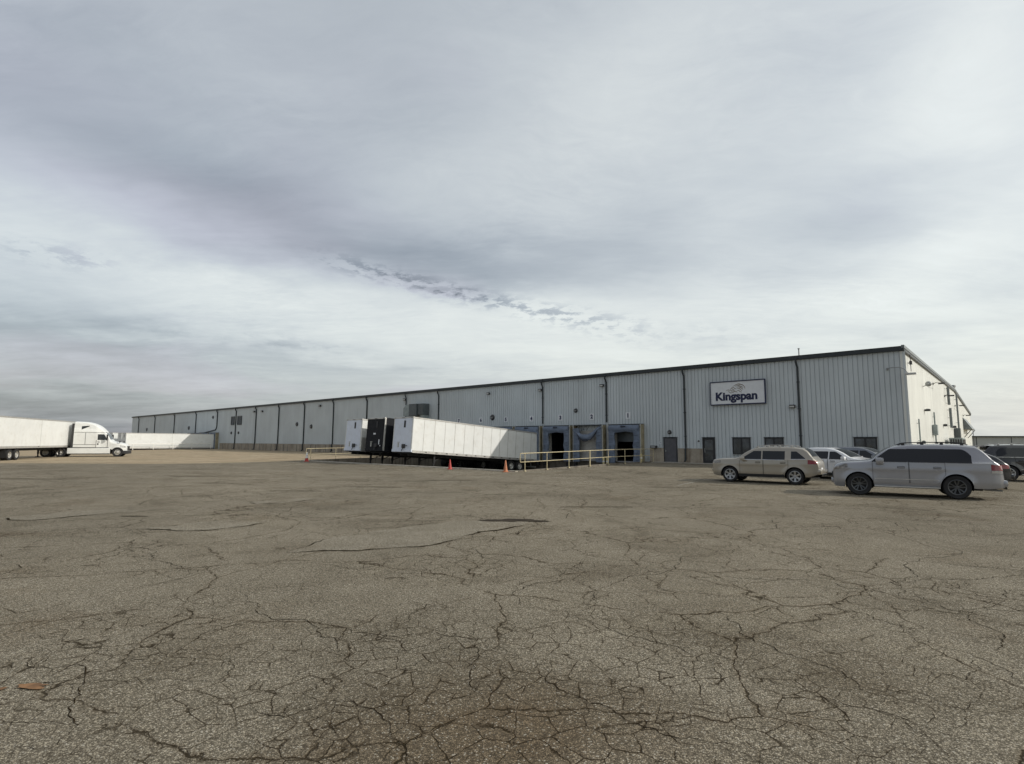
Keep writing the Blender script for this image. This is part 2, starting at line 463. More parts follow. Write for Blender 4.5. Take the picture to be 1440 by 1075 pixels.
M['trdark'] = mat('chassis', (.012, .012, .012), .7)
M['steel'] = mat('grey steel', (.30, .31, .31), .5, .4)
M['yellow'] = mat('yellow rail', (.50, .435, .27), .55, var=.15, vscale=5, dirt=(.28, .17, .08), dirt_amt=.6)
M['whiterail'] = mat('white rail', (.80, .79, .74), .6, var=.1)
M['orange'] = mat('orange cone', (.45, .17, .08), .6)
M['redcone'] = mat('red cone', (.42, .05, .04), .6)
M['reflect'] = mat('reflective white', (.7, .7, .68), .4)
M['pad'] = mat('dock pad', (.145, .18, .24), .75, var=.2, vscale=1.6, dirt=(.06, .07, .085), dirt_amt=.45)
M['padseam'] = mat('dock pad seam', (.03, .035, .05), .8)
M['shelter'] = mat('shelter side', (.27, .235, .155), .7, var=.2, vscale=2, dirt=(.10, .085, .05), dirt_amt=.6)
M['shelterpost'] = mat('shelter post', (.42, .42, .38), .6, dirt=(.2, .17, .12), dirt_amt=.5)
M['rolldoor'] = mat('dock door', (.42, .41, .38), .6, dirt=(.2, .18, .15), dirt_amt=.6)
M['signwhite'] = mat('sign white', (.70, .72, .74), .5, var=.04)
M['ink'] = mat('sign ink', (.012, .017, .06), .6)
M['gold'] = mat('sign emblem', (.24, .20, .15), .6)
M['hvac'] = mat('unit steel', (.10, .115, .12), .5, .3)
M['hvaclite'] = mat('unit pale', (.27, .31, .31), .5, .2)
M['lampbody'] = mat('lamp body', (.04, .04, .042), .5)
M['lampglass'] = mat('lamp lens', (.5, .5, .47), .3)
M['tar'] = mat('tar', (.045, .037, .028), .92, spec=.05, var=.3)
M['oldpaint'] = asphalt_mat('old paint', (.52, .50, .43), cracks=False)
M['oldtar'] = asphalt_mat('old tar', (.20, .17, .122), cracks=False)
M['crack'] = mat('crack dirt', (.024, .017, .009), .95, spec=.03, var=.3, vscale=6)
M['rust'] = mat('rust stain', (.20, .105, .045), .95, var=.35, vscale=9)
M['bollard'] = mat('bollard yellow', (.50, .42, .20), .6, dirt=(.5, .48, .42), dirt_amt=.8)
M['lowwall'] = wall_mat('far wall', (.36, .38, .38))

# ------------------------------------------------------------------ ground sheets
def sheet(name, poly, material, zoff, holes=(), step=3.0, label=None, kind='structure', cat=None, extra=()):
    """poly and holes in world xy; follows the lot's height"""
    pts = []; edges = []
    def ring(pl):
        n0 = len(pts)
        for i in range(len(pl)):
            pts.append(Vector(pl[i]))
        for i in range(len(pl)):
            edges.append((n0 + i, n0 + (i + 1) % len(pl)))
    ring(poly)
    for h in holes: ring(h)
    def inside(p, pl):
        c = False; n = len(pl)
        for i in range(n):
            a = pl[i]; b = pl[(i + 1) % n]
            if (a[1] > p[1]) != (b[1] > p[1]) and p[0] < (b[0] - a[0]) * (p[1] - a[1]) / (b[1] - a[1]) + a[0]: c = not c
        return c
    for e in extra:
        if inside(e, poly) and not any(inside(e, h) for h in holes): pts.append(Vector(e))
    r = delaunay_2d_cdt(pts, edges, [], 0, 1e-4)
    vs, _, fs = r[0], r[1], r[2]
    mb = MB(); keep = []
    for f in fs:
        c = sum((vs[i] for i in f), Vector((0, 0))) / len(f)
        if inside(c, poly) and not any(inside(c, h) for h in holes): keep.append(f)
    mb.add([(v.x, v.y, gz(v.x, v.y) + zoff) for v in vs], keep)
    me = bpy.data.meshes.new(name); me.from_pydata(mb.v, [], mb.f); me.materials.append(material)
    bm = bmesh.new(); bm.from_mesh(me)
    bmesh.ops.delete(bm, geom=[v for v in bm.verts if not v.link_faces], context='VERTS')
    for f in bm.faces:
        f.normal_update()
        if f.normal.z < 0: f.normal_flip()
    bm.to_mesh(me); bm.free()
    o = bpy.data.objects.new(name, me); link(o)
    if kind: o['kind'] = kind
    if label: o['label'] = label
    if cat: o['category'] = cat
    return o

def b2(x, y): v = B(x, y); return (v.x, v.y)
PITY = -18.2; PX0, PX1 = -45.7, -18.35
FX0, FX1 = -137.0, -115.2; FY = -18.6
pit = [b2(PX0, PITY), b2(PX1, PITY), b2(PX1, 0.3), b2(PX0, 0.3)]
fpit = [b2(FX0, FY), b2(FX1, FY), b2(FX1, .3), b2(FX0, .3)]
rows = []
for ly in [-23, -20, -17, -14, -11, -8, -5, -3]:
    for lx in list(range(-240, 60, 5)): rows.append(b2(lx + .37, ly + .11))
S = 3500
ground = sheet('ground', [(-S, -S), (S, -S), (S, S), (-S, S)], M['field'], -.03, [pit, fpit], extra=rows)
ground['label'] = 'flat dry ground reaching the horizon'
def jag(pts, amp=.25, step=1.2, seed=3):
    r = random.Random(seed); out = []
    for i in range(len(pts) - 1):
        a = Vector(pts[i]); b = Vector(pts[i + 1]); n = max(1, int((b - a).length / step))
        for k in range(n):
            p = a.lerp(b, k / n)
            if k: p = p + Vector((r.uniform(-amp, amp), r.uniform(-amp, amp)))
            out.append((p.x, p.y))
    out.append(tuple(pts[-1])); return out
asph_edge = jag([(-140, 43.5), (-90, 44.2), (-52, 44.8), (-41, 45.0), (-28.4, 45.4), (-24.5, 47.6), (-22.6, 50.6), b2(PX0 - .3, PITY - .4)], .22)
lot = [(-140, -60), (95, -60), (95, 60), b2(55, 26), b2(.25, 30), b2(.25, -.02), b2(PX1 - .02, -.02), b2(PX1 - .02, PITY - .02), b2(PX0 - .3, PITY - .02)] + asph_edge[::-1]
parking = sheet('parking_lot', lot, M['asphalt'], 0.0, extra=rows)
parking['label'] = 'worn beige asphalt lot covered in branching cracks'
dirt_poly = asph_edge + [b2(PX0 + .02, PITY - .02), b2(PX0 + .02, -.02), b2(-185, -.02), b2(-185, 60), (-420, 260), (-420, 60), (-140, 52)]
dirt = sheet('dirt_yard', dirt_poly, M['dirt'], .008, [[b2(FX0, FY), b2(FX1, FY), b2(FX1, -.03), b2(FX0, -.03)]], extra=rows)
dirt['label'] = 'pale bare dirt yard along the far part of the warehouse'

# dock pits: sloping floor and side walls
def pit_mesh(name, x0, x1, y0, ztop0, zbot, label, steep=None):
    mb = MB()
    n = 14
    ys = [y0 + (0.3 - y0) * i / n for i in range(n + 1)]
    def zf(y):
        if steep: return ztop0 + (zbot - ztop0) * sm((y - y0) / steep)
        return ztop0 + (zbot - ztop0) * (y - y0) / (0 - y0)
    for i in range(n):
        a, b = ys[i], ys[i + 1]
        mb.quad(B(x0, a, zf(a)), B(x1, a, zf(a)), B(x1, b, zf(b)), B(x0, b, zf(b)))
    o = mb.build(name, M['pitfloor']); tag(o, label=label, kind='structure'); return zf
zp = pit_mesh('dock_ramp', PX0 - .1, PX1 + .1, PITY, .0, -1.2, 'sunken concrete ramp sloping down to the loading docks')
zf2 = pit_mesh('dock_ramp', FX0 - .1, FX1 + .1, FY, .0, -.76, 'distant sunken dock floor below the far trailers', 7.0)
def retain(x0, x1, y0, y1, label, top=.02):
    mb = MB(); n = 10
    for i in range(n):
        a = y0 + (y1 - y0) * i / n; b = y0 + (y1 - y0) * (i + 1) / n
        pa = B((x0 + x1) / 2, a); pb = B((x0 + x1) / 2, b)
        za, zb_ = gz(pa.x, pa.y) + top + .05, gz(pb.x, pb.y) + top + .05
        v = [B(x0, a, -1.7), B(x1, a, -1.7), B(x1, b, -1.7), B(x0, b, -1.7), B(x0, a, za), B(x1, a, za), B(x1, b, zb_), B(x0, b, zb_)]
        f = [(4, 5, 6, 7), (0, 4, 7, 3), (1, 2, 6, 5)]
        if i == 0: f.append((0, 1, 5, 4))
        if i == n - 1: f.append((3, 7, 6, 2))
        mb.add(v, f)
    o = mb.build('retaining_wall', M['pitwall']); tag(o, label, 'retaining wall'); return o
retain(PX1 - .22, PX1 + .02, PITY, -.2, 'low concrete wall at the dock ramp edge carrying the long yellow rail')
retain(PX0 - .02, PX0 + .22, PITY, -.2, 'concrete ramp wall under the short yellow rail by the dirt yard')
retain(FX1 - .22, FX1 + .02, FY, -.2, 'distant ramp wall beside the far dock trailer')
# pale concrete edge along the mouth of the ramp
cb = MB()
for i in range(26):
    a = PX0 + (PX1 - PX0) * i / 26; b = PX0 + (PX1 - PX0) * (i + 1) / 26 - .015
    cb.add([B(a, PITY - .32, -.2), B(b, PITY - .32, -.2), B(b, PITY + .02, -.2), B(a, PITY + .02, -.2),
            B(a, PITY - .30, .085), B(b, PITY - .30, .085), B(b, PITY + .02, .085), B(a, PITY + .02, .085)],
           [(0, 1, 5, 4), (4, 5, 6, 7), (2, 3, 7, 6), (1, 2, 6, 5), (0, 4, 7, 3)])
tag(cb.build('kerb', M['curb']), 'pale concrete kerb along the top of the dock ramp', kind='structure')
# walk in front of the office doors
wk = MB()
wk.add([B(-18.1, -1.15, -.1), B(.4, -1.15, -.1), B(.4, 0, -.1), B(-18.1, 0, -.1), B(-18.1, -1.15, .255), B(.4, -1.15, .255), B(.4, 0, .255), B(-18.1, 0, .255)],
       [(0, 1, 5, 4), (4, 5, 6, 7), (1, 2, 6, 5), (0, 4, 7, 3)])
tag(wk.build('pavement', M['concrete']), 'narrow concrete walk under the office doors and windows', kind='structure')

# ------------------------------------------------------------------ cracks and patches of the lot
CR = [[(-3.55,7.56),(-3.14,6.81),(-2.83,6.4),(-2.51,6.11),(-2.03,5.93),(-1.67,5.52),(-1.51,5.17),(-1.28,4.93)],[(-3.01,5.41),(-3.0,5.7),(-2.88,5.87),(-2.69,6.1)],[(-4.99,7.09),(-4.8,7.26),(-4.59,7.66),(-4.47,7.93),(-4.36,8.36),(-4.11,8.95)],[(-7.09,10.63),(-6.0,9.64),(-5.12,8.68),(-4.59,8.14)],[(-9.49,10.56),(-9.03,11.2),(-7.98,12.04),(-6.54,11.9),(-5.67,12.94)],[(8.32,11.44),(6.89,9.48),(5.78,8.14),(5.03,7.37)],[(8.87,14.68),(9.28,13.67),(8.57,11.88)],[(5.03,7.37),(5.0,6.89),(5.1,6.39),(4.93,5.92),(4.6,5.42),(4.31,4.92)],[(1.81,4.82),(2.08,4.59),(2.3,4.37),(2.46,4.21),(2.73,4.01),(2.87,3.82),(3.01,3.74)],[(2.72,8.38),(3.48,7.97),(4.23,7.9),(4.62,7.43),(4.92,7.26)],[(5.21,11.52),(4.1,10.21),(3.36,9.57),(2.55,8.85),(1.73,8.14),(1.11,7.36),(0.79,6.59)],[(0.01,9.05),(0.84,8.81),(1.33,8.13),(1.71,8.06)],[(0.42,5.19),(0.33,4.8),(0.37,4.47),(0.56,4.3),(0.65,4.24),(0.87,3.94),(1.19,3.77),(1.64,3.57)],[(2.22,6.61),(2.36,6.35),(2.37,5.99),(2.37,5.48),(2.63,4.98),(2.73,4.56),(2.79,4.32)],[(3.7,6.78),(3.95,6.38),(3.99,6.09),(4.3,5.91)],[(3.86,5.5),(4.15,5.24),(4.14,5.0),(4.05,4.64)],[(-1.84,5.89),(-1.43,5.72),(-1.06,5.63),(-0.73,5.73),(0.01,5.64)],[(-1.93,4.33),(-1.78,4.11),(-1.54,4.02),(-1.44,4.12),(-1.29,4.28),(-1.12,4.23),(-0.8,3.93),(-0.55,3.59)],[(-0.62,6.06),(-0.84,5.35),(-1.02,5.26),(-1.42,5.31)],[(-0.02,5.64),(-0.23,5.54),(-0.29,5.18),(-0.29,4.87),(-0.25,4.47),(-0.35,4.23)],[(-4.11,8.95),(-3.28,8.82),(-2.31,8.5),(-1.78,9.01)],[(-3.97,13.22),(-2.85,10.89),(-2.2,9.86)],[(-1.31,10.56),(-0.45,9.31),(0.01,9.05)],[(-4.4,12.15),(-5.08,10.46),(-5.47,10.45)],[(0.05,6.44),(0.63,6.25),(1.07,5.76),(1.42,5.47),(1.74,5.05),(1.81,4.82)],[(0.02,12.8),(1.54,15.13),(3.49,17.25),(5.94,19.56)],[(-0.15,6.44),(0.1,7.35),(0.68,7.72),(1.09,9.07)],[(-1.16,5.94),(-0.98,6.7),(-0.64,6.57)],[(5.72,11.13),(6.05,12.99),(7.71,15.67)],[(7.54,8.48),(6.59,8.03),(5.88,8.14)],[(-2.73,3.46),(-3.07,4.1),(-3.42,4.69),(-4.39,5.68)],[(-3.71,4.26),(-3.65,4.56),(-3.3,4.76),(-3.01,5.41)],[(-2.29,4.51),(-2.3,4.85),(-2.48,5.07)]]
PT = [[(-3.83,9.63),(-3.7,10.08),(-2.89,11.91),(-1.57,13.3),(0.02,14.1),(0.44,13.61),(0.02,12.59),(-0.78,11.61),(-1.26,10.71),(-2.13,10.12),(-3.12,9.84)],[(-12.31,13.79),(-11.62,14.93),(-9.81,15.63),(-9.87,14.84),(-10.86,13.97),(-11.05,13.46),(-11.68,13.32)],[(-8.02,12.14),(-7.23,13.12),(-6.73,13.61),(-5.72,13.05),(-6.15,12.29),(-6.98,11.88)],[(-8.06,17.34),(-7.42,18.45),(-6.01,18.75),(-6.61,17.82),(-7.67,16.96)]]
def fractal(pts, rough, r, depth=4):
    pts = [Vector(p) for p in pts]
    for d in range(depth):
        out = [pts[0]]
        for a, b in zip(pts, pts[1:]):
            L = (b - a).length
            if L > .05:
                nrm = Vector((-(b - a).y, (b - a).x)).normalized()
                out.append((a + b) / 2 + nrm * r.gauss(0, rough * L) + (b - a) * r.uniform(-.12, .12))
            out.append(b)
        pts = out
    return pts
def ribbon(mb, pts, w, r, taper=True):
    n = len(pts)
    if n < 2: return
    L = []; Rr = []
    for i, p in enumerate(pts):
        a = pts[max(0, i - 1)]; b = pts[min(n - 1, i + 1)]
        d = (b - a); nrm = Vector((-d.y, d.x)).normalized() if d.length > 1e-6 else Vector((1, 0))
        ww = w * r.uniform(.35, 1.35)
        if taper: ww *= min(1, 3.5 * min(i, n - 1 - i) / n + .12)
        q = p + nrm * ww / 2; s = p - nrm * ww / 2
        L.append((q.x, q.y, gz(q.x, q.y) + .0035)); Rr.append((s.x, s.y, gz(s.x, s.y) + .0035))
    mb.add(L + Rr, [(i, i + 1, n + i + 1, n + i) for i in range(n - 1)])
cm = MB(); cr = random.Random(21)
for c in CR:
    dist = sum(Vector(p).length for p in c) / len(c)
    w = .0045 + .0007 * dist
    f = fractal(c, .11, cr)
    ribbon(cm, f, w, cr)
    for k in range(max(2, len(f) // 9)):
        i = cr.randrange(1, len(f) - 1)
        a = (f[i + 1] - f[i - 1]); ang = math.atan2(a.y, a.x) + cr.choice((-1, 1)) * cr.uniform(.6, 1.5)
        L = cr.uniform(.15, .9) * (.5 + dist / 9)
        pts = [f[i]]
        for s in range(4):
            ang += cr.gauss(0, .35); pts.append(pts[-1] + Vector((math.cos(ang), math.sin(ang))) * L / 4)
        ribbon(cm, fractal(pts, .12, cr, 3), w * .55, cr)
for k in range(120):      # shorter cracks all over the lot
    p = Vector((cr.uniform(-24, 22), cr.uniform(3.5, 34)))
    ang = cr.uniform(0, math.pi); L = cr.uniform(.8, 4.5) * (.35 + p.length / 28)
    pts = [p]
    for s in range(5):
        ang += cr.gauss(0, .4); pts.append(pts[-1] + Vector((math.cos(ang), math.sin(ang))) * L / 5)
    ribbon(cm, fractal(pts, .12, cr, 4), .003 + .0008 * p.length, cr)
me = bpy.data.meshes.new('asphalt_cracks'); me.from_pydata(cm.v, [], cm.f); me.materials.append(M['crack'])
o = link(bpy.data.objects.new('asphalt_cracks', me)); tag(o, 'dark dirt-filled cracks branching across the asphalt', kind='structure')
pn = ['long pale asphalt patch in the middle of the lot, dark along its edge', 'thin pale asphalt patch at the far left of the lot', 'short pale asphalt patch left of the long one', 'faint pale asphalt patch nearest the dirt yard']
for i, p in enumerate(PT):
    FR = fractal(list(p) + [p[0]], .09, cr, 4)
    pl = [tuple(v) for v in FR[:-1]]
    o = sheet('asphalt_patch', pl, M['patch'], .006, label=pn[i])
    f = FR
    em = MB(); h = len(f)
    for a_, b_, w_ in ((.50, .66, .07), (.68, .80, .05), (.82, .97, .06), (.06, .13, .035), (.20, .27, .03)): ribbon(em, f[int(h * a_):int(h * b_)], w_, cr)
    for v in range(len(em.v)): em.v[v] = (em.v[v][0], em.v[v][1], em.v[v][2] + .006)
    me = bpy.data.meshes.new('patch_seam'); me.from_pydata(em.v, [], em.f); me.materials.append(M['crack'])
    link(bpy.data.objects.new('patch_seam', me), o)
def splat(name, x, y, rx, ry, material, label, seed, z=.011):
    r = random.Random(seed); pl = []
    n = 40
    ph = [r.uniform(0, 6.28) for _ in range(6)]
    for i in range(n):
        t = 2 * math.pi * i / n
        q = 1 + sum(.22 / (k + 1) ** .6 * math.sin((k + 2) * t + ph[k]) for k in range(5)) + r.uniform(-.08, .08)
        pl.append((x + rx * q * math.cos(t), y + ry * q * math.sin(t)))
    return sheet(name, pl, material, z, label=label)
splat('tar_stain', .05, 13.65, .62, .30, M['tar'], 'black tar spot at the tip of the long patch', 3)
for i, (sx_, sy_, a_, b_) in enumerate([(-23.3, 27.2, 2.2, .22), (-24.6, 22.6, 1.6, .12), (-16.8, 30.0, 1.6, .30), (-5.6, 23.4, 1.1, .22), (-9.4, 14.1, .35, .10), (-8.2, 21.4, 1.0, .10), (-3.0, 27.5, 1.3, .12), (6.5, 24.0, 1.5, .10), (-13.0, 25.0, 1.2, .10), (2.4, 16.6, .8, .10)]):
    splat('tar_stain', sx_, sy_, a_, b_, M['oldtar'], 'faded dark smear on the far part of the lot', 30 + i)
for i, (x0, y0, x1, y1) in enumerate([(6.8, 29.9, 7.3, 29.5), (8.6, 28.6, 10.3, 28.6), (7.4, 25.1, 8.9, 27.3)]):
    rb = MB(); ribbon(rb, fractal([(x0, y0), (x1, y1)], .01, cr, 3), .11, cr, False)
    mm = bpy.data.meshes.new('painted_line'); mm.from_pydata(rb.v, [], rb.f); mm.materials.append(M['oldpaint']); tag(link(bpy.data.objects.new('painted_line', mm)), 'worn remnant of a white paint line on the asphalt', kind='structure')
splat('rust_stain', -3.66, 4.47, .12, .045, M['rust'], 'small orange rust stain on the near left asphalt', 5)
splat('rust_stain', -3.86, 4.42, .05, .02, M['rust'], 'faint smaller rust spot beside the orange rust stain', 6)

# ------------------------------------------------------------------ warehouse (local frame: x to the right along the front, y into the building, z up)
HE = 8.02; XL = -177.0; YR = 46.5; HR = 8.62; YB = 83.5; HB = 6.95
def at_wall(name, x, y=0.0, z=0.0):
    y = y - .015 if y < 0 else y
    """an empty fixed to the building frame"""
    p = B(x, y, ZB + z)
    return empty(name, p, ROT)
wh = empty('warehouse', B(0, 0, ZB), ROT)
tag(wh, 'long pale ribbed steel warehouse with dark downspouts and gutter', 'warehouse')
DOCKX = [-21.0, -24.95, -28.7, -32.5, -36.15, -40.0, -43.7]
FDOCK = [-117.3, -121.5, -125.7, -129.9]
opens = [(DOCKX[0] - 1.25, DOCKX[0] + 1.25, 2.75), (DOCKX[2] - 1.25, DOCKX[2] + 1.25, 2.75)]
def zlow(x):
    for a, b, h in opens:
        if a < x < b: return h
    if PX0 < x < PX1 or FX0 < x < FX1: return -1.7
    return -.25
# ribbed sheet profile
def ribs(x0, x1, pitch=.305, rib=.050, depth=.042):
    xs = []; x = x0
    while x < x1 - 1e-6:
        xs += [(x, depth), (x + pitch - rib * 1.15, depth), (x + pitch - rib * 1.0, 0), (x + pitch - rib * .15, 0)]
        x += pitch
    xs.append((x1, depth)); return xs
w = MB()
prof = [(x, d) for x, d in ribs(XL, 0)]
cols = []
brk = set()
for a, b, h in opens + [(PX0, PX1, 0), (FX0, FX1, 0)]:
    brk.add(a); brk.add(b)
for x, d in prof:
    cols.append((x, d))
for bx in brk:
    cols.append((bx - .0005, .042)); cols.append((bx + .0005, .042))
cols.sort()
for (xa, da), (xb, db) in zip(cols, cols[1:]):
    zl = zlow((xa + xb) / 2)
    w.quad((xa, -da, zl), (xb, -db, zl), (xb, -db, HE), (xa, -da, HE))
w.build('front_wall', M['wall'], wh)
# gable wall: light sheet, shallow ribs
g = MB()
def hg(y): return HE + (HR - HE) * y / YR if y < YR else HR + (HB - HR) * (y - YR) / (YB - YR)
gp = [(x, d) for x, d in ribs(0, YB, .305, .03, .02)] + [(YR, .02)]
gp.sort()
for (ya, da), (yb, db) in zip(gp, gp[1:]):
    g.quad((da, ya, -.3), (db, yb, -.3), (db, yb, hg(yb)), (da, ya, hg(ya)))
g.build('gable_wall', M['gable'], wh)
bk = MB(); bk.quad((XL, 0, -.3), (XL, YB, -.3), (XL, YB, hg(YB)), (XL, 0, HE)); bk.quad((XL, YB, -.3), (0, YB, -.3), (0, YB, HB), (XL, YB, HB))
bk.build('rear_wall', M['gable'], wh)
rf = MB(); ov = .18
rf.quad((XL - ov, -ov, HE + .20), (ov, -ov, HE + .20), (ov, YR, HR + .20), (XL - ov, YR, HR + .20))
rf.quad((XL - ov, YR, HR + .20), (ov, YR, HR + .20), (ov, YB + ov, HB + .20), (XL - ov, YB + ov, HB + .20))
rf.build('roof', M['roof'], wh)
gt = MB()
gt.add([(XL - ov, -.06, HE - .13), (ov, -.06, HE - .13), (ov, -.24, HE - .10), (XL - ov, -.24, HE - .10), (XL - ov, -.02, HE + .195), (ov, -.02, HE + .195), (ov, -.26, HE + .14), (XL - ov, -.26, HE + .14)],
       [(0, 1, 2, 3), (3, 2, 6, 7), (7, 6, 5, 4), (1, 5, 6, 2), (0, 3, 7, 4)])
gt.build('gutter', M['trim'], wh)
def rake(y0, y1, z0, z1, m, name, o0, o1, h0, h1):
    b = MB()
    b.add([(o0, y0, z0 + h0), (o1, y0, z0 + h0), (o1, y0, z0 + h1), (o0, y0, z0 + h1), (o0, y1, z1 + h0), (o1, y1, z1 + h0), (o1, y1, z1 + h1), (o0, y1, z1 + h1)],
          [(0, 1, 5, 4), (1, 2, 6, 5), (2, 3, 7, 6), (0, 4, 7, 3), (0, 3, 2, 1), (4, 5, 6, 7)])
    b.build(name, m, wh)
rake(-.27, YR, HE, HR, M['raketrim'], 'rake_trim', .03, .20, .04, .25)
rake(YR, YB + .2, HR, HB, M['raketrim'], 'rake_trim', .03, .20, .04, .25)
rake(-.1, YR, HE, HR, M['trim'], 'rake_shade_strip', .026, .17, -.13, .038)  # dark strip put in for the shadow beneath the rake trim
rake(YR, YB + .2, HR, HB, M['trim'], 'rake_shade_strip', .026, .17, -.13, .038)
cn = MB(); cn.box(-.10, .045, -.055, .10, -.25, HE - .14); cn.build('corner_trim', M['gable'], wh)
# downspouts with the offset at the top
DS = [-6.46, -15.4, -23.14, -30.83, -47.26, -53.75, -62.7, -71.6, -80.5, -89.4, -98.4, -107.3, -116.6, -128.5, -142.4, -156.9, -170.6]
for i, x in enumerate(DS):
    d = MB()
    zb = .12
    if x in (-23.14, -30.83): zb = 3.55
    if i == 12:
        path = [(x - .05, -.30, HE - .1), (x - .05, -.24, HE - .35), (x, -.12, HE - .62), (x, -.12, 4.45), (x - .5, -.12, 3.9), (x - 6.5, -.13, 3.35), (x - 9.5, -.13, 3.28)]
    else:
        path = [(x - .05, -.28, HE - .1), (x - .05, -.26, HE - .32), (x, -.115, HE - .68), (x, -.115, 1.3), (x, -.19, 1.15), (x, -.20, zb + .15), (x, -.38, zb)]
        if zb > 1: path = path[:3] + [(x, -.115, zb)]
    r_ = .075 if x > -60 else .11
    d.tube(path, r_, 6)
    d.box(x - .14, x + .10, -.30, -.265, HE - .12, HE + .10)
    if x > -60:
        for z in (2.2, 4.2, 6.2):
            if z > zb: d.box(x - .10, x + .10, -.20, -.035, z, z + .05)
    d.build('downspout', M['spout'], wh)
# concrete base of the wall
def base(x0, x1, h=1.16, t=.13):
    b = MB(); b.rbox(x0, x1, -t, .04, -.4, h, .012)
    b.box(x0, x1, -t - .012, -t + .01, h + .003, h + .045)
    b.build('wall_base', M['basewall'], wh)
base(-18.7, -17.40, 1.18, .2); base(-16.12, -13.92)
xx = -47.4
base(-60, -46.2); base(-84, -60.004); base(-114.6, -84.004); base(XL, -137.6)
for k in range(44):          # pilasters and dark vertical joints along the concrete base
    x = -47.6 - k * 1.52
    if x < -113: break
    if k % 3:
        pl = MB(); pl.box(x - .05, x + .05, -.142, -.128, -.2, 1.10); pl.build('wall_base_joint', M['trim'], wh)

# doors
def door(x0, x1, z0, z1, m, glass=False):
    f = MB(); t = .06
    f.box(x0 - t, x0, -.125, -.02, z0, z1 + t); f.box(x1, x1 + t, -.125, -.02, z0, z1 + t); f.box(x0, x1, -.125, -.02, z1, z1 + t)
    d = MB(); d.box(x0 + .003, x1 - .003, -.085, -.02, z0 + .01, z1 - .003)
    if glass:
        d = MB(); s = .11
        d.box(x0 + .003, x0 + s, -.09, -.03, z0, z1 - .003); d.box(x1 - s, x1 - .003, -.09, -.03, z0, z1 - .003)
        d.box(x0 + s, x1 - s, -.09, -.03, z0, z0 + .25); d.box(x0 + s, x1 - s, -.09, -.03, z1 - .13, z1 - .003); d.box(x0 + s, x1 - s, -.09, -.03, .98, 1.06)
    o = d.build('door', m, wh)
    f.build('door_frame', M['frame'], o)
    if glass:
        p = MB(); p.box(x0 + s + .002, x1 - s - .002, -.075, -.06, z0 + .252, z1 - .132); p.build('pane', M['wglass'], o)
    h = MB(); hx = x0 + .12
    h.tube([(hx, -.09, .96), (hx, -.14, .96), (hx + (.0 if glass else .12), -.14, .96 if not glass else 1.25)], .014, 6); h.box(hx - .03, hx + .03, -.10, -.086, .88, 1.06)
    h.build('handle', M['steel'], o)
    s_ = MB(); s_.box(x0 - .1, x1 + .1, -.18, -.03, z1 + t + .003, z1 + t + .035); s_.build('drip_cap', M['trim'], o)
    return o
door(-17.36, -16.24, .05, 2.07, M['door'])
door(-13.88, -12.98, .03, 2.05, M['frame'], True)
def window(x0, x1, z0, z1):
    f = MB(); t = .065
    f.box(x0 - t, x0 + .02, -.115, -.02, z0 - t, z1 + t); f.box(x1 - .02, x1 + t, -.115, -.02, z0 - t, z1 + t)
    f.box(x0 + .02, x1 - .02, -.115, -.02, z1 - .02, z1 + t); f.box(x0 + .02, x1 - .02, -.115, -.02, z0 - t, z0 + .02)
    c = (x0 + x1) / 2; f.box(c - .05, c + .05, -.11, -.02, z0 + .02, z1 - .02)
    o = f.build('window', M['frame'], wh)
    for a, b in ((x0 + .022, c - .052), (c + .052, x1 - .022)):
        p = MB(); p.box(a, b, -.08, -.055, z0 + .022, z1 - .022); p.build('pane', M['wglass'], o)
    s = MB(); s.box(x0 - .12, x1 + .12, -.16, -.03, z1 + t + .002, z1 + t + .03); s.build('drip_cap', M['trim'], o)
    s = MB(); s.box(x0 - .1, x1 + .1, -.17, -.03, z0 - t - .03, z0 - t - .002); s.build('sill', M['steel'], o)
for a, b in ((-11.42, -10.16), (-8.98, -7.74), (-3.02, -1.78)): window(a, b, .86, 2.04)
# rooms behind the two open docks
for k in (0, 2):
    x = DOCKX[k]; r = MB()
    r.quad((x - 3, .02, .02), (x + 3, .02, .02), (x + 3, 9, .02), (x - 3, 9, .02)); r.quad((x - 3, 9, 0), (x + 3, 9, 0), (x + 3, 9, 4), (x - 3, 9, 4))
    r.quad((x - 3, .05, 0), (x - 3, 9, 0), (x - 3, 9, 4), (x - 3, .05, 4)); r.quad((x + 3, .05, 0), (x + 3, 9, 0), (x + 3, 9, 4), (x + 3, .05, 4)); r.quad((x - 3, .05, 4), (x + 3, .05, 4), (x + 3, 9, 4), (x - 3, 9, 4))
    r.build('dock_bay_interior', M['door'], wh)
    j = MB(); j.box(x - 1.30, x - 1.24, -.05, .25, -.0, 2.8); j.box(x + 1.24, x + 1.30, -.05, .25, 0, 2.8); j.box(x - 1.24, x + 1.24, -.05, .25, 2.74, 2.8)
    j.build('dock_opening_frame', M['rolldoor'], wh)
    if k == 0:
        p = MB(); p.box(x - 1.2, x + 1.2, .28, .33, 1.75, 2.8); p.build('roller_door', M['hvac'], wh)
# dock wall below the doors
fw = MB(); fw.box(PX0, PX1, -.08, .0, -1.65, -.01); fw.build('dock_wall', M['pitwall'], wh)

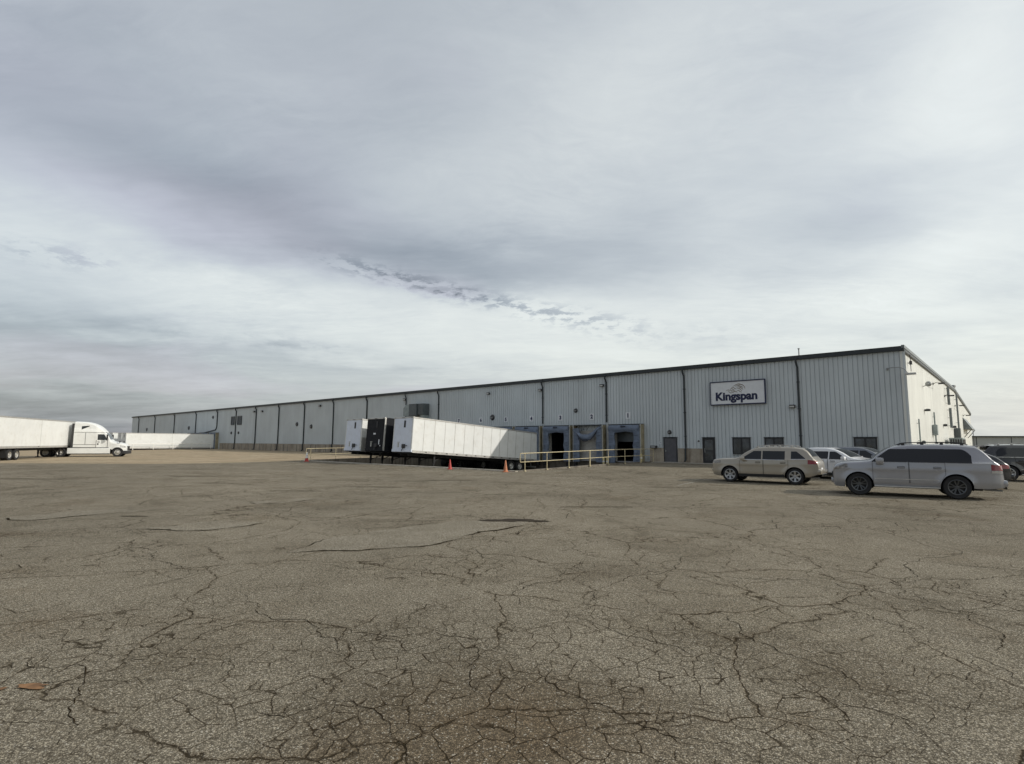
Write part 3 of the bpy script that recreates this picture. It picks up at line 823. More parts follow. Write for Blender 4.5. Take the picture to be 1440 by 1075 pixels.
# ------------------------------------------------------------------ dock shelters
def lerp_(tab, x):
    for (a, va), (b, vb) in zip(tab, tab[1:]):
        if x <= b: return va + (vb - va) * (x - a) / (b - a)
    return tab[-1][1]
def shelter(x, y=0, w=3.42, top=3.32, bot=-.22, dep=.62, drop=False, door=True, gapless=False):
    s = at_wall('dock_shelter', x, y)
    h = w / 2
    for sx in (-1, 1):
        a = MB(); a.rbox(min(sx * h, sx * (h - .09)), max(sx * h, sx * (h - .09)), -dep, -.04, bot, top, .01)
        for z in (bot + .5, .9, 1.6, 2.3, 2.9): a.box(min(sx * h, sx * (h + .015)), max(sx * h, sx * (h + .015)), -dep + .02, -.06, z, z + .05)
        a.build('side_frame', M['shelter'], s)
        p = MB(); p.rbox(min(sx * h, sx * (h - .10)) - .003, max(sx * h, sx * (h - .10)) + .003, -dep - .05, -dep - .002, bot, top, .012); p.build('corner_post', M['shelterpost'], s)
        # soft side curtain, a little bowed
        c = MB(); r = random.Random(int(abs(x) * 10) + sx)
        n = 13; ins = [.62 + r.uniform(-.03, .03) + .06 * math.sin(i * 1.3) for i in range(n)]
        vs = []
        for i in range(n):
            z = bot + .05 + (top - .35 - bot) * i / (n - 1)
            x0 = sx * (h - .11); x1 = sx * (h - .11 - ins[i])
            for q, (xx_, yy_) in enumerate([(x0, -dep + .02), (x0, -dep - .10), ((x0 + x1) / 2, -dep - .17), (x1, -dep - .09), (x1, -dep + .05)]):
                vs.append((xx_, yy_ + r.uniform(-.01, .01), z))
        c.add(vs, [(i * 5 + q, i * 5 + q + 1, (i + 1) * 5 + q + 1, (i + 1) * 5 + q) for i in range(n - 1) for q in range(4)])
        t = c; t.mi = 1
        for i in range(9):
            z = bot + .3 + i * (top - .7 - bot) / 9
            xs0 = sx * (h - .16); xs1 = sx * (h - .66)
            t.tube([(xs0, -dep - .105, z), ((xs0 + xs1) / 2, -dep - .178, z + .01), (xs1, -dep - .10, z)], .011, 4)
        c.build('side_curtain', [M['pad'], M['padseam']], s, smooth=True)
        b = MB(); b.rbox(sx * (h - .30) - .12, sx * (h - .30) + .12, -dep - .16, -dep + .25, bot - .42, bot - .03, .03); b.build('bumper', M['black'], s)
    t = MB(); t.rbox(-h, h, -dep - .03, -.04, top - .07, top + .03, .015); t.build('top_frame', M['trim'], s)
    c = MB(); r = random.Random(int(abs(x) * 7)); n = 17; vs = []
    for i in range(n):
        f = i / (n - 1); xx_ = -h + .12 + (w - .24) * f
        if drop: sag = .30 + .32 * math.sin(math.pi * f) ; tp = top - .08 - lerp_([(0, .25), (.12, .50), (.3, .80), (.5, .82), (.7, .55), (.88, .12), (1, .0)], f)
        else: sag = .55 + .05 * math.sin(f * 9) + r.uniform(-.02, .02) + (.10 if 0 < i < n - 1 else 0); tp = top - .075
        for q in range(6):
            z = tp - sag * q / 5
            yy_ = -dep - .06 - .13 * math.sin(math.pi * q / 5) + r.uniform(-.012, .012)
            vs.append((xx_, yy_, z))
    c.add(vs, [(i * 6 + q, i * 6 + q + 1, (i + 1) * 6 + q + 1, (i + 1) * 6 + q) for i in range(n - 1) for q in range(5)])
    hc_ = c.build('head_curtain', M['pad'], s, smooth=True)
    if not drop:
        t = MB(); t.box(-.25, .25, -dep - .215, -dep - .175, top - .27, top - .15); t.build('label_patch', M['padseam'], hc_)
    else:
        t = MB(); t.tube([(-1.2, -dep - .15, 2.55), (-.7, -dep - .2, 1.98), (-.1, -dep - .2, 1.80), (.5, -dep - .19, 1.98), (1.0, -dep - .16, 2.55), (1.4, -dep - .1, 3.15)], .045, 6)
        t.tube([(-.55, -dep - .1, 3.2), (-.35, -dep - .14, 2.85)], .02, 5); t.tube([(.25, -dep - .1, 3.2), (-.05, -dep - .15, 2.8)], .02, 5)
        t.box(-.5, .05, -dep - .2, -dep - .15, 1.78, 1.98)
        t.build('torn_strap', M['padseam'], hc_)
    if door:
        d = MB()
        for i in range(5): d.rbox(-1.22, 1.22, -.10, -.05, .02 + i * .56, .56 + i * .56, .012)
        d.box(-.1, .1, -.13, -.1, 1.1, 1.2)
        d.build('dock_door', M['rolldoor'], s)
    l = MB(); l.rbox(-1.0, 1.0, -.45, -.1, -.09, -.02, .01); l.build('leveler_lip', M['steel'], s)
    return s
ords = ['front of the open dark bay under number 1', 'blue dock shelter with torn drooping curtain under number 2', '', 'blue dock shelter pressed round the long white trailer under number 4', 'dock shelter hidden behind the long white trailer under number 5', 'dock shelter behind the long white trailer under number 6', 'dock shelter behind the long white trailer under the last number']
labs = ['blue dock shelter with tan side, nearest the office door, under number 1', 'blue dock shelter with torn drooping head curtain under number 2', 'blue dock shelter round a pitch dark opening under number 3', 'blue dock shelter closed around the long white trailer under number 4', 'dock shelter at the tail of the black trailer under number 5', 'dock shelter behind the white trailer left of the black one, under number 6', 'dock shelter under number 7, hidden behind the long white trailer']
for k, x in enumerate(DOCKX):
    s = shelter(x, drop=(k == 1), door=(k not in (0, 2)))
    tag(s, labs[k], 'dock shelter', 'dock shelters on the front wall')
fl = ['tan-sided dock shelter at the far end, round the distant white trailer', 'second distant dock shelter, behind the far white trailer', 'third distant dock shelter, behind the far white trailer', 'farthest dock shelter, near the left end of the warehouse']
for k, x in enumerate(FDOCK):
    s = shelter(x, w=3.6, top=3.3); tag(s, fl[k], 'dock shelter', 'dock shelters on the front wall')

# ------------------------------------------------------------------ lettering
def text_mesh(body, size, mname, parent, name, x, y, z, offset=0.0, extrude=.006, align='CENTER', sx=1.0):
    cu = bpy.data.curves.new(name, 'FONT'); cu.body = body; cu.size = size; cu.align_x = align; cu.align_y = 'CENTER'
    cu.offset = offset; cu.extrude = extrude; cu.resolution_u = 4
    t = bpy.data.objects.new(name, cu); COL.objects.link(t)
    dg = bpy.context.evaluated_depsgraph_get()
    me = bpy.data.meshes.new_from_object(t.evaluated_get(dg)); bpy.data.objects.remove(t)
    for v in me.vertices: v.co = Vector((x + v.co.x * sx, y - v.co.z, z + v.co.y))
    me.materials.clear(); me.materials.append(M[mname]); me.name = name
    o = bpy.data.objects.new(name, me); link(o, parent); return o

# company sign
sg = at_wall('company_sign', -10.94, -.05, 5.68)
tag(sg, 'large white wall sign reading Kingspan with a lion emblem above the name', 'sign')
W2, H2 = 2.16, .93
b = MB(); b.box(-W2 + .05, W2 - .05, -.16, -.02, -H2 + .05, H2 - .05); b.build('sign_face', M['signwhite'], sg)
b = MB()
b.rbox(-W2, W2, -.20, 0, H2 - .05, H2 + .03, .01); b.rbox(-W2, W2, -.20, 0, -H2 - .03, -H2 + .05, .01)
b.box(-W2, -W2 + .052, -.198, 0, -H2 + .052, H2 - .052); b.box(W2 - .052, W2, -.198, 0, -H2 + .052, H2 - .052)
b.build('sign_frame', M['ink'], sg)
text_mesh('Kingspan', .90, 'ink', sg, 'lettering', -.08, -.165, -.30, offset=.038, sx=1.02)
text_mesh('.', .3, 'gold', sg, 'trademark_dot', 1.62, -.165, -.42)
e = MB()      # emblem: a running lion drawn with sweeping strokes
def stroke(pts, w0, w1):
    P = [Vector((p[0], 0, p[1])) for p in pts]; Q = []
    n = 14
    for i in range(n + 1):
        t = i / n; m = len(P) - 1; s = min(int(t * m), m - 1); u = t * m - s
        p0 = P[max(s - 1, 0)]; p1 = P[s]; p2 = P[s + 1]; p3 = P[min(s + 2, m)]
        Q.append(.5 * ((2 * p1) + (p2 - p0) * u + (2 * p0 - 5 * p1 + 4 * p2 - p3) * u * u + (3 * p1 - p0 - 3 * p2 + p3) * u ** 3))
    L = []; K = []
    for i, q in enumerate(Q):
        d = (Q[min(i + 1, n)] - Q[max(i - 1, 0)]).normalized(); nn = Vector((-d.z, 0, d.x))
        ww = (w0 + (w1 - w0) * i / n) * math.sin(math.pi * (.12 + .76 * i / n)) / 2
        a = q + nn * ww; c = q - nn * ww; L.append((a.x, -.168, a.z)); K.append((c.x, -.168, c.z))
    e.add(L + K, [(i, i + 1, n + 2 + i, n + 1 + i) for i in range(n)])
for pts, a, b_ in [([(-.30, .50), (-.02, .64), (.22, .68), (.42, .58)], .05, .07), ([(-.12, .50), (.12, .56), (.36, .46), (.52, .36)], .05, .07),
                   ([(-.02, .42), (.18, .44), (.36, .34), (.50, .22)], .05, .07), ([(.02, .32), (.18, .32), (.30, .22), (.42, .10)], .05, .06), ([(.14, .60), (.40, .62), (.60, .44), (.64, .26)], .05, .06),
                   ([(-.42, .40), (-.30, .44), (-.16, .34), (-.02, .28)], .05, .06), ([(-.52, .28), (-.40, .34), (-.26, .24), (-.14, .16)], .06, .05), ([(-.62, .16), (-.50, .22), (-.36, .14), (-.22, .20)], .05, .05),
                   ([(-.46, .08), (-.32, .03), (-.16, .10), (.06, .02)], .05, .07), ([(-.86, .16), (-.76, .24), (-.66, .22), (-.60, .30)], .04, .05), ([(.0, .14), (.14, .16), (.26, .06), (.40, .0)], .06, .05), ([(-.72, .10), (-.60, .08), (-.52, .0), (-.40, -.02)], .05, .04)]:
    stroke(pts, a, b_)
e.build('lion_emblem', M['gold'], sg)
# dock numbers
for k, x in enumerate(DOCKX):
    s = at_wall('number_sign', x + .12, -.045, 4.13)
    b = MB(); b.box(-.26, .26, -.02, .0, -.30, .30); b.build('plate', M['signwhite'], s)
    text_mesh(str(k + 1), .50, 'ink', s, 'numeral', 0, -.026, -.01, offset=.03)
    tag(s, 'square white sign with the black number %d above a dock' % (k + 1), 'sign', 'numbered signs above the docks')
s = at_wall('notice_sign', -17.72, -.05, 1.66); b = MB(); b.box(-.14, .14, -.012, 0, -.07, .07); b.build('plate', M['signwhite'], s)
b = MB(); b.box(-.11, .11, -.015, -.011, -.015, .03); b.build('notice_print', M['pad'], s); tag(s, 'small blue and white notice left of the grey steel door', 'sign')

# ------------------------------------------------------------------ wall fixtures
def wall_pack(x, z, label, group='wall lamps on the front wall', lit=.0, s_=1.0, y=-.045):
    s = at_wall('wall_lamp', x, y, z)
    b = MB(); b.rbox(-.20 * s_, .20 * s_, -.22 * s_, .0, -.10 * s_, .13 * s_, .03); b.build('housing', M['lampbody'], s)
    b = MB(); b.rbox(-.16 * s_, .16 * s_, -.235 * s_, -.18 * s_, -.07 * s_, .045 * s_, .012); b.build('lens', M['lampglass'], s)
    tag(s, label, 'wall lamp', group)
wall_pack(-6.93, 4.41, 'wide lamp with pale lens right of the company sign')
wall_pack(-31.15, 7.06, 'small lamp high beside the downspout between numbers 3 and 4')
wall_pack(-23.6, 7.05, 'small lamp high beside the downspout between numbers 1 and 2')
wall_pack(-38.67, 7.11, 'lamp high on the wall between numbers 5 and 6')
wall_pack(-53.95, 7.15, 'lamp by the eave just left of the big grey wall unit', s_=1.2)
wall_pack(-75.6, 7.2, 'lamp by the eave above the short yellow rail', s_=1.3)
wall_pack(-95.9, 7.0, 'distant lamp by the eave, nearer of two beside one downspout', s_=1.3)
wall_pack(-99.2, 7.05, 'distant lamp by the eave, farther of two beside one downspout', s_=1.3)
def vent(x, z, r, label):
    s = at_wall('wall_vent', x, -.05, z)
    b = MB(); b.lathe([(0, -.14), (r * .8, -.14), (r, -.02), (r * 1.12, 0), (r * 1.12, .03)], (0, 0, 0), 'Y', 20); b.build('cowl', M['lampbody'], s, smooth=True)
    b = MB(); b.box(-r * .6, r * .6, -.19, -.135, -.03, .03); b.box(-r * .45, r * .45, -.18, -.135, -r * .5, -r * .4); b.build('louver', M['steel'], s)
    tag(s, label, 'vent', 'round vents on the front wall')
vent(-38.07, 4.4, .30, 'round dark vent on the wall between numbers 5 and 6')
vent(-26.7, 4.78, .20, 'small round dark vent between numbers 2 and 3')
vent(-16.86, 2.58, .17, 'small round fitting just above the grey steel door')
vent(-78.2, 4.0, .32, 'dark round vent midway up the wall above the red and white cone')
vent(-82.9, 4.45, .32, 'dark round vent left of the downspout above the cone')
vent(-132.7, 4.5, .4, 'distant dark vent above the far white trailer')
vent(-163.2, 4.5, .4, 'farthest small vent near the left end of the warehouse')
vent(-119.0, 6.55, .3, 'faint distant vent near the bent downspout')
vent(-109.2, 3.2, .25, 'small dark fitting left of the downspout below the two louvers')
vent(-105.8, 3.2, .25, 'small dark fitting right of the downspout below the two louvers')
vent(-14.28, 1.82, .06, 'tiny dark fitting left of the glazed office door')
def louver(x, z, w_, h_, label):
    s = at_wall('louver_vent', x, -.045, z)
    b = MB(); b.box(-w_ / 2, w_ / 2, -.10, 0, -h_ / 2, -h_ / 2 + .08); b.box(-w_ / 2, w_ / 2, -.10, 0, h_ / 2 - .08, h_ / 2)
    b.box(-w_ / 2, -w_ / 2 + .08, -.10, 0, -h_ / 2 + .082, h_ / 2 - .082); b.box(w_ / 2 - .08, w_ / 2, -.10, 0, -h_ / 2 + .082, h_ / 2 - .082); b.build('louver_frame', M['trim'], s)
    b = MB()
    for i in range(9):
        z_ = -h_ / 2 + .1 + i * (h_ - .2) / 9
        b.add([(-w_ / 2 + .082, -.09, z_), (w_ / 2 - .082, -.09, z_), (w_ / 2 - .082, -.01, z_ + .13), (-w_ / 2 + .082, -.01, z_ + .13)], [(0, 1, 2, 3)])
    b.build('blade', M['trim'], s); tag(s, label, 'louver', 'dark louvers on the front wall')
louver(-108.75, 5.6, 1.5, 1.7, 'dark louver left of a downspout on the distant wall')
louver(-105.6, 5.6, 1.9, 1.7, 'dark louver right of a downspout on the distant wall')
# big unit high on the wall
u = at_wall('air_handling_unit', -51.0, -.05, 5.65)
b = MB(); b.rbox(-.6, .9, -1.25, -.02, -.75, .75, .03); b.build('cabinet', M['hvac'], u)
b = MB(); b.add([(-1.9, -.02, -.75), (-1.9, -1.1, -.75), (-1.9, -1.1, .25), (-1.9, -.02, .25), (-.62, -.02, -.75), (-.62, -1.1, -.75), (-.62, -1.1, .72), (-.62, -.02, .72), (-1.35, -.02, .72), (-1.35, -1.1, .72)],
                [(0, 1, 2, 3), (0, 4, 5, 1), (1, 5, 6, 9, 2), (3, 2, 9, 8), (8, 9, 6, 7), (0, 3, 8, 7, 4), (4, 7, 6, 5)])
b.build('duct', M['hvaclite'], u)
b = MB(); b.rbox(.92, 1.95, -1.05, -.02, -.65, .75, .03)
for i in range(7): b.box(.98, 1.89, -1.075, -1.05, -.55 + i * .17, -.46 + i * .17)
b.build('fan_box', M['hvac'], u)
b = MB(); b.box(1.2, 1.9, -.9, -.05, -1.45, -.66); b.build('lower_box', M['hvaclite'], u)
b = MB(); b.tube([(-1.6, -.05, -1.4), (-1.6, -1.0, -.78)], .03, 6); b.build('bracket', M['trim'], u)
b = MB(); b.tube([(.6, -.05, -1.5), (.6, -1.1, -.78)], .03, 6); b.build('bracket', M['trim'], u)
tag(u, 'big dark grey air unit with duct hung high on the wall', 'air unit')
# curved arm lamp wrapped round the building corner
s = at_wall('arm_lamp', -.85, -.05, 6.72)
b = MB(); b.tube([(0, 0, -.0), (0, -.22, 0.02), (.3, -.34, .05), (.75, -.38, .03), (1.0, -.36, -.12), (1.15, -.35, -.38)], .028, 8); b.rbox(-.06, .06, -.03, .01, -.09, .09, .01); b.build('arm', M['steel'], s)
b = MB(); b.rbox(1.0, 1.62, -.48, -.24, -.52, -.38, .03); b.build('lamp_head', M['lampglass'], s)
tag(s, 'lamp on a curved arm at the front corner of the warehouse', 'lamp')
an = at_wall('roof_vent_pipe', -6.4, .3, HE + .2); b = MB(); b.tube([(0, 0, 0), (0, 0, .55)], .045, 8); b.lathe([(.0, .62), (.08, .60), (.08, .54), (.04, .52)], (0, 0, 0), 'Z', 10); b.build('pipe', M['steel'], an); tag(an, 'thin vent pipe standing on the roof edge', 'pipe')
an = at_wall('roof_vent_pipe', .0, 46.5, HR + .2); b = MB(); b.lathe([(.0, .5), (.28, .45), (.3, .2), (.18, .15), (.18, 0)], (0, 0, 0), 'Z', 12); b.build('pipe', M['steel'], an); tag(an, 'stubby cap where the roof bends on the side wall', 'pipe')

# fixtures on the gable wall: local x out of the wall
def gfix(name, y, z, label, cat, build, grp=None):
    s = empty(name, B(.04, y, ZB + z), ROT); build(s); tag(s, label, cat, grp); return s
def g_arm(L=1.0, hd=.55, t=.05):
    def f(s):
        b = MB(); b.tube([(0, 0, 0), (L * .5, 0, .10), (L, 0, .06)], t * .6, 6); b.rbox(-.01, .05, -.08, .08, -.12, .12, .01); b.build('arm', M['lampbody'], s)
        b = MB(); b.rbox(L - .05, L + hd, -.16, .16, -.06, .08, .03); b.build('lamp_head', M['lampbody'], s)
    return f
def g_box(w_, d_, h_, m='lampbody'):
    def f(s):
        b = MB(); b.rbox(0, d_, -w_ / 2, w_ / 2, -h_ / 2, h_ / 2, .02); b.build('housing', M[m], s)
        b = MB(); b.box(d_ * .3, d_ * .8, -w_ * .3, w_ * .3, h_ / 2 + .002, h_ / 2 + .03); b.build('lid', M['steel'], s)
    return f
def g_dish(s):
    b = MB(); b.lathe([(.22, .12), (.17, .05), (.08, .01), (.02, 0)], (.35, -.1, .1), 'Y', 16); b.build('dish', M['steel'], s, smooth=True)
    b = MB(); b.tube([(0, 0, -.1), (.35, -.1, .08)], .03, 6); b.tube([(.35, -.1, -.2), (.6, .45, -.25)], .018, 5); b.build('mount', M['steel'], s)
def g_pipe(h_, m='steel', r_=.05, o=.12):
    def f(s):
        b = MB(); b.tube([(o, 0, -h_ / 2), (o, 0, h_ / 2)], r_, 8)
        for q in (-.4, 0, .4): b.box(-.01, o + r_ + .01, -.03, .03, q * h_ - .02, q * h_ + .02)
        b.build('pipe', M[m], s)
    return f
gfix('antenna', 2.6, 7.35, 'thin upright antenna near the top corner of the side wall', 'antenna', lambda s: (MB().tube([(.15, 0, -.6), (.15, 0, .6)], .022, 6).box(0, .17, -.03, .03, -.03, .03).box(.08, .24, -.06, .06, -.12, .14).build('mast', M['lampbody'], s)))
gfix('wall_lamp', 19.5, 7.25, 'horizontal arm lamp high on the sunlit side wall', 'lamp', g_arm(.45, .45), 'lamps on the side wall')
gfix('satellite_dish', 11.2, 6.45, 'small grey dish bracketed to the sunlit side wall', 'dish', g_dish)
gfix('wall_lamp', 11.0, 4.4, 'dark floodlight halfway up the sunlit side wall', 'lamp', g_box(.35, .38, .16), 'lamps on the side wall')
gfix('wall_lamp', 31.5, 6.9, 'dark flared lamp beside the tall flue on the side wall', 'lamp', g_arm(.35, .5, .07), 'lamps on the side wall')
gfix('flue_pipe', 33.0, 7.0, 'upper dark flue pipe on the side wall', 'pipe', g_pipe(2.0, 'raketrim', .13, .25))
gfix('flue_pipe', 34.0, 4.6, 'lower dark flue pipe on the side wall', 'pipe', g_pipe(2.2, 'raketrim', .13, .25))
gfix('wall_lamp', 46.5, 6.6, 'arm lamp crossing the long grey downpipe', 'lamp', g_arm(.5, .5, .05), 'lamps on the side wall')
gfix('downpipe', 46.0, 4.4, 'long grey downpipe below the bend of the roof', 'pipe', g_pipe(7.4, 'raketrim', .10, .25))
gfix('wall_lamp', 62.0, 5.95, 'far arm lamp above the pointed awning', 'lamp', g_arm(.4, .5, .05), 'lamps on the side wall')
gfix('wall_box', 27.5, 3.6, 'small dark box on the side wall left of the lower flue', 'box', g_box(.5, .32, .22))
gfix('wall_box', 39.0, 3.7, 'small dark box on the side wall right of the lower flue', 'box', g_box(.6, .4, .25))
gfix('downpipe', 5.3, 1.9, 'thin grey conduit low on the side wall behind the silver car', 'pipe', g_pipe(3.2, 'hvaclite', .05))
gfix('wall_box', 7.8, 1.5, 'small electrical box near the foot of the side wall', 'box', g_box(.5, .2, .8, 'hvac'))
gfix('downpipe', 17.0, 2.4, 'grey meter pipe rising from the side wall', 'pipe', g_pipe(4.2, 'hvaclite', .06))
gfix('wall_box', 16.3, 2.9, 'grey meter box on the rising pipe', 'box', g_box(.7, .35, .9, 'hvaclite'))
gfix('wall_box', 42.0, 2.6, 'tall dark panel box below the lower flue', 'box', g_box(1.2, .6, 2.0, 'hvac'))
# generator / condenser with louvers by the side wall
s = empty('condenser_unit', B(.9, 30.5, gz(*b2(.9, 30.5))), ROT)
b = MB(); b.rbox(-.55, .55, -2.4, 2.4, .15, 2.35, .03); b.build('cabinet', M['hvaclite'], s)
b = MB()
for i in range(14): b.box(.552, .575, -2.2 + i * .32, -2.05 + i * .32, .4, 2.2)
for i in range(5): b.box(-.45 + i * .2, -.33 + i * .2, -2.43, -2.402, .4, 2.2)
b.build('grille', M['lampbody'], s)
tag(s, 'grey slatted cabinet standing against the sunlit side wall', 'cabinet')
# pointed awning
s = empty('awning', B(.05, 66, ZB + 3.9), ROT)
b = MB(); b.add([(0, -5, 1.7), (0, 5, 1.7), (1.0, 5, 0), (1.0, -5, 0), (0, -5, 0), (0, 5, 0)], [(0, 3, 2, 1), (0, 4, 3), (1, 2, 5), (3, 4, 5, 2)]); b.build('canopy', M['raketrim'], s)
b = MB(); b.tube([(0, -4.8, -1.2), (.9, -4.8, -.02)], .05, 6); b.build('bracket', M['trim'], s)
b = MB(); b.tube([(0, 4.8, -1.2), (.9, 4.8, -.02)], .05, 6); b.build('bracket', M['trim'], s)
tag(s, 'dark grey pointed awning near the far end of the side wall', 'awning')
s = empty('ladder_cage', B(.05, 78, ZB + 2.6), ROT)
b = MB()
for q in (-.25, .25): b.tube([(.4, q, -2.6), (.4, q, 1.6), (.0, q, 1.7)], .04, 6)
for i in range(12): b.tube([(.4, -.25, -2.2 + i * .33), (.4, .25, -2.2 + i * .33)], .025, 5)
b.build('rail', M['lampbody'], s); tag(s, 'dark ladder at the far end of the side wall', 'ladder')

# ------------------------------------------------------------------ rails, bollards, cones
def railing(name, X, ys, m, label, height=1.10, r=.026, zoff=.0, endcap=True):
    s = empty(name, B(X, ys[0], 0), ROT)
    o = B(X, ys[0], 0)
    def loc(y, z):
        p = B(X, y); return (0, y - ys[0], gz(p.x, p.y) + .05 + z)
    for i, y in enumerate(ys):
        b = MB(); g0 = loc(y, 0); rr = r * (2.0 if name == 'yellow_railing' and i == 3 else 1)
        b.tube([(0, g0[1], g0[2] - .1), (0, g0[1], g0[2] + height - .0)], rr, 8); b.box(-.06, .06, g0[1] - .06, g0[1] + .06, g0[2] - .05, g0[2] + .012)
        b.build('post', m, s)
    y0, y1 = ys[0] - .45, ys[-1] + .05
    b = MB(); n = 10
    b.tube([loc(y0 + (y1 - y0) * i / n, height) for i in range(n + 1)], r, 8); b.build('top_rail', m, s)
    b = MB(); b.tube([loc(y0 + (y1 - y0) * i / n, height * .5) for i in range(n + 1)], r * .9, 8); b.build('mid_rail', m, s)
    b = MB(); b.tube([loc(y0, height), loc(y0 - .03, height * .75), loc(y0, height * .5)], r, 8); b.build('end_loop', m, s)
    tag(s, label, 'railing'); return s
railing('yellow_railing', -18.24, [-17.7, -15.42, -12.92, -10.29, -7.75, -5.25, -2.7, -.45], M['yellow'], 'long yellow pipe railing beside the dock ramp in front of docks 1 to 3')
railing('short_railing', -45.62, [-17.6, -14.9, -12.0, -9.0, -6.0, -3.0, -.5], M['yellow'], 'pale yellow railing on the far side of the ramp behind the cone')
railing('far_railing', -115.3, [-18.2, -14.9, -11.6, -8.3, -5.0, -1.5], M['whiterail'], 'thin white railing beside the distant white trailer', r=.06)
for (x, y, h, lb) in [(-23.0, -.95, .55, 'stubby pale yellow bollard between docks 1 and 2, left one'), (-22.6, -.95, .55, 'stubby pale yellow bollard between docks 1 and 2, right one'), (-19.15, -.95, .95, 'pale yellow bollard at the right foot of dock 1')]:
    s = empty('bollard', B(x, y, zp(y)), ROT); b = MB(); hh = -zp(y) + h - .1
    b.lathe([(.10, 0), (.10, hh), (.085, hh + .06), (.04, hh + .095), (0, hh + .10)], (0, 0, 0), 'Z', 16); b.build('post', M['bollard'], s, smooth=True)
    b = MB(); b.lathe([(.102, hh - .35), (.104, hh - .34), (.104, hh - .22), (.102, hh - .21)], (0, 0, 0), 'Z', 16); b.build('band', M['reflect'], s)
    tag(s, lb, 'bollard', 'bollards at the docks')
def cone(x, y, m, label, s_=1.0, white=True, tilt=0):
    z = gz(x, y); lx, ly = BL(x, y)
    s = empty('traffic_cone', (x, y, z), .3)
    h = .71 * s_
    b = MB(); b.rbox(-.19 * s_, .19 * s_, -.19 * s_, .19 * s_, .004, .035, .01); b.build('base', m, s)
    b = MB(); b.lathe([(.14 * s_, .03), (.105 * s_, .20 * h / .71), (.03 * s_, h - .01), (.022 * s_, h), (0, h)], (0, 0, 0), 'Z', 20); b.build('body', m, s, smooth=True)
    f = lambda zz: .14 * s_ + (.03 - .14) * s_ * (zz - .03) / (h - .04)
    if white:
        b = MB(); b.lathe([(f(.36 * h) + .004, .36 * h), (f(.6 * h) + .004, .6 * h)], (0, 0, 0), 'Z', 20)
        if white == 'red': b.lathe([(f(.62 * h) + .005, .62 * h), (f(.98 * h) + .005, .98 * h)], (0, 0, 0), 'Z', 20)
        b.build('reflective_collar', M['reflect'], s, smooth=True)
    tag(s, label, 'traffic cone', 'traffic cones at the mouth of the dock ramp')
cone(-19.0, 51.9, M['redcone'], 'red and white cone standing by the short railing, farthest cone', 1.25, 'red')
cone(-4.23, 38.5, M['redcone'], 'red cone below the long white trailer, middle of the three', .95, False)
cone(-.38, 35.3, M['orange'], 'plain orange cone at the near end of the long railing', 1.05, False)
# small dark fitting on the wall base by the railing end
s = at_wall('utility_box', -18.25, -.3, 1.2); b = MB(); b.rbox(-.28, .28, -.16, .16, 0, .22, .04); b.build('housing', M['lampbody'], s); b = MB(); b.box(-.2, .2, -.18, -.162, .04, .16); b.build('lid', M['steel'], s); tag(s, 'black box on top of the concrete base left of the steel door', 'box')

# ------------------------------------------------------------------ buildings far behind on the right
s = empty('distant_building', (165, 205, 0), R(-12))
b = MB(); b.box(-30, 130, 0, 40, 0, 4.6); b.build('wall', M['lowwall'], s)
b = MB(); b.add([(-30.5, -.6, 4.602), (130.5, -.6, 4.602), (130.5, 40, 4.602), (-30.5, 40, 4.602), (-30.5, -.6, 5.0), (130.5, -.6, 5.0), (130.5, 40, 5.2), (-30.5, 40, 5.2)], [(0, 1, 2, 3), (4, 7, 6, 5), (0, 4, 5, 1), (0, 3, 7, 4), (1, 5, 6, 2), (2, 6, 7, 3)]); b.build('roof', M['trim'], s)
b = MB()
for i in range(14): b.box(-28 + i * 11, -27.8 + i * 11, -.08, .0, 0, 4.55)
b.build('downspout', M['trim'], s)
for x in (-10, 24, 60):
    b = MB(); b.box(x, x + 4, -.06, .0, 0, 3.4); b.build('door', M['hvaclite'], s)
tag(s, 'low grey metal building far behind the cars on the right', 'building')

# ------------------------------------------------------------------ vehicles
def lerp_tab(tab, x):
    if x <= tab[0][0]: return tab[0][1]
    for (a, va), (b, vb) in zip(tab, tab[1:]):
        if x <= b:
            return va + (vb - va) * ((x - a) / (b - a) if b > a else 0)
    return tab[-1][1]
def smooth_tab(tab, x):
    """monotone-ish smooth interpolation"""
    if x <= tab[0][0]: return tab[0][1]
    n = len(tab)
    for i in range(n - 1):
        a, va = tab[i]; b, vb = tab[i + 1]
        if x <= b:
            if b - a < .04: return va + (vb - va) * (x - a) / max(b - a, 1e-6)
            def slope(j):
                if j <= 0 or j >= n - 1: return None
                l = (tab[j][1] - tab[j - 1][1]) / max(tab[j][0] - tab[j - 1][0], 1e-6); r = (tab[j + 1][1] - tab[j][1]) / max(tab[j + 1][0] - tab[j][0], 1e-6)
                if l * r <= 0: return 0
                return 2 * l * r / (l + r)
            s = (vb - va) / (b - a); m0 = slope(i); m1 = slope(i + 1)
            m0 = s if m0 is None else m0; m1 = s if m1 is None else m1
            t = (x - a) / (b - a); h = b - a
            return (2 * t ** 3 - 3 * t * t + 1) * va + (t ** 3 - 2 * t * t + t) * h * m0 + (-2 * t ** 3 + 3 * t * t) * vb + (t ** 3 - t * t) * h * m1
    return tab[-1][1]

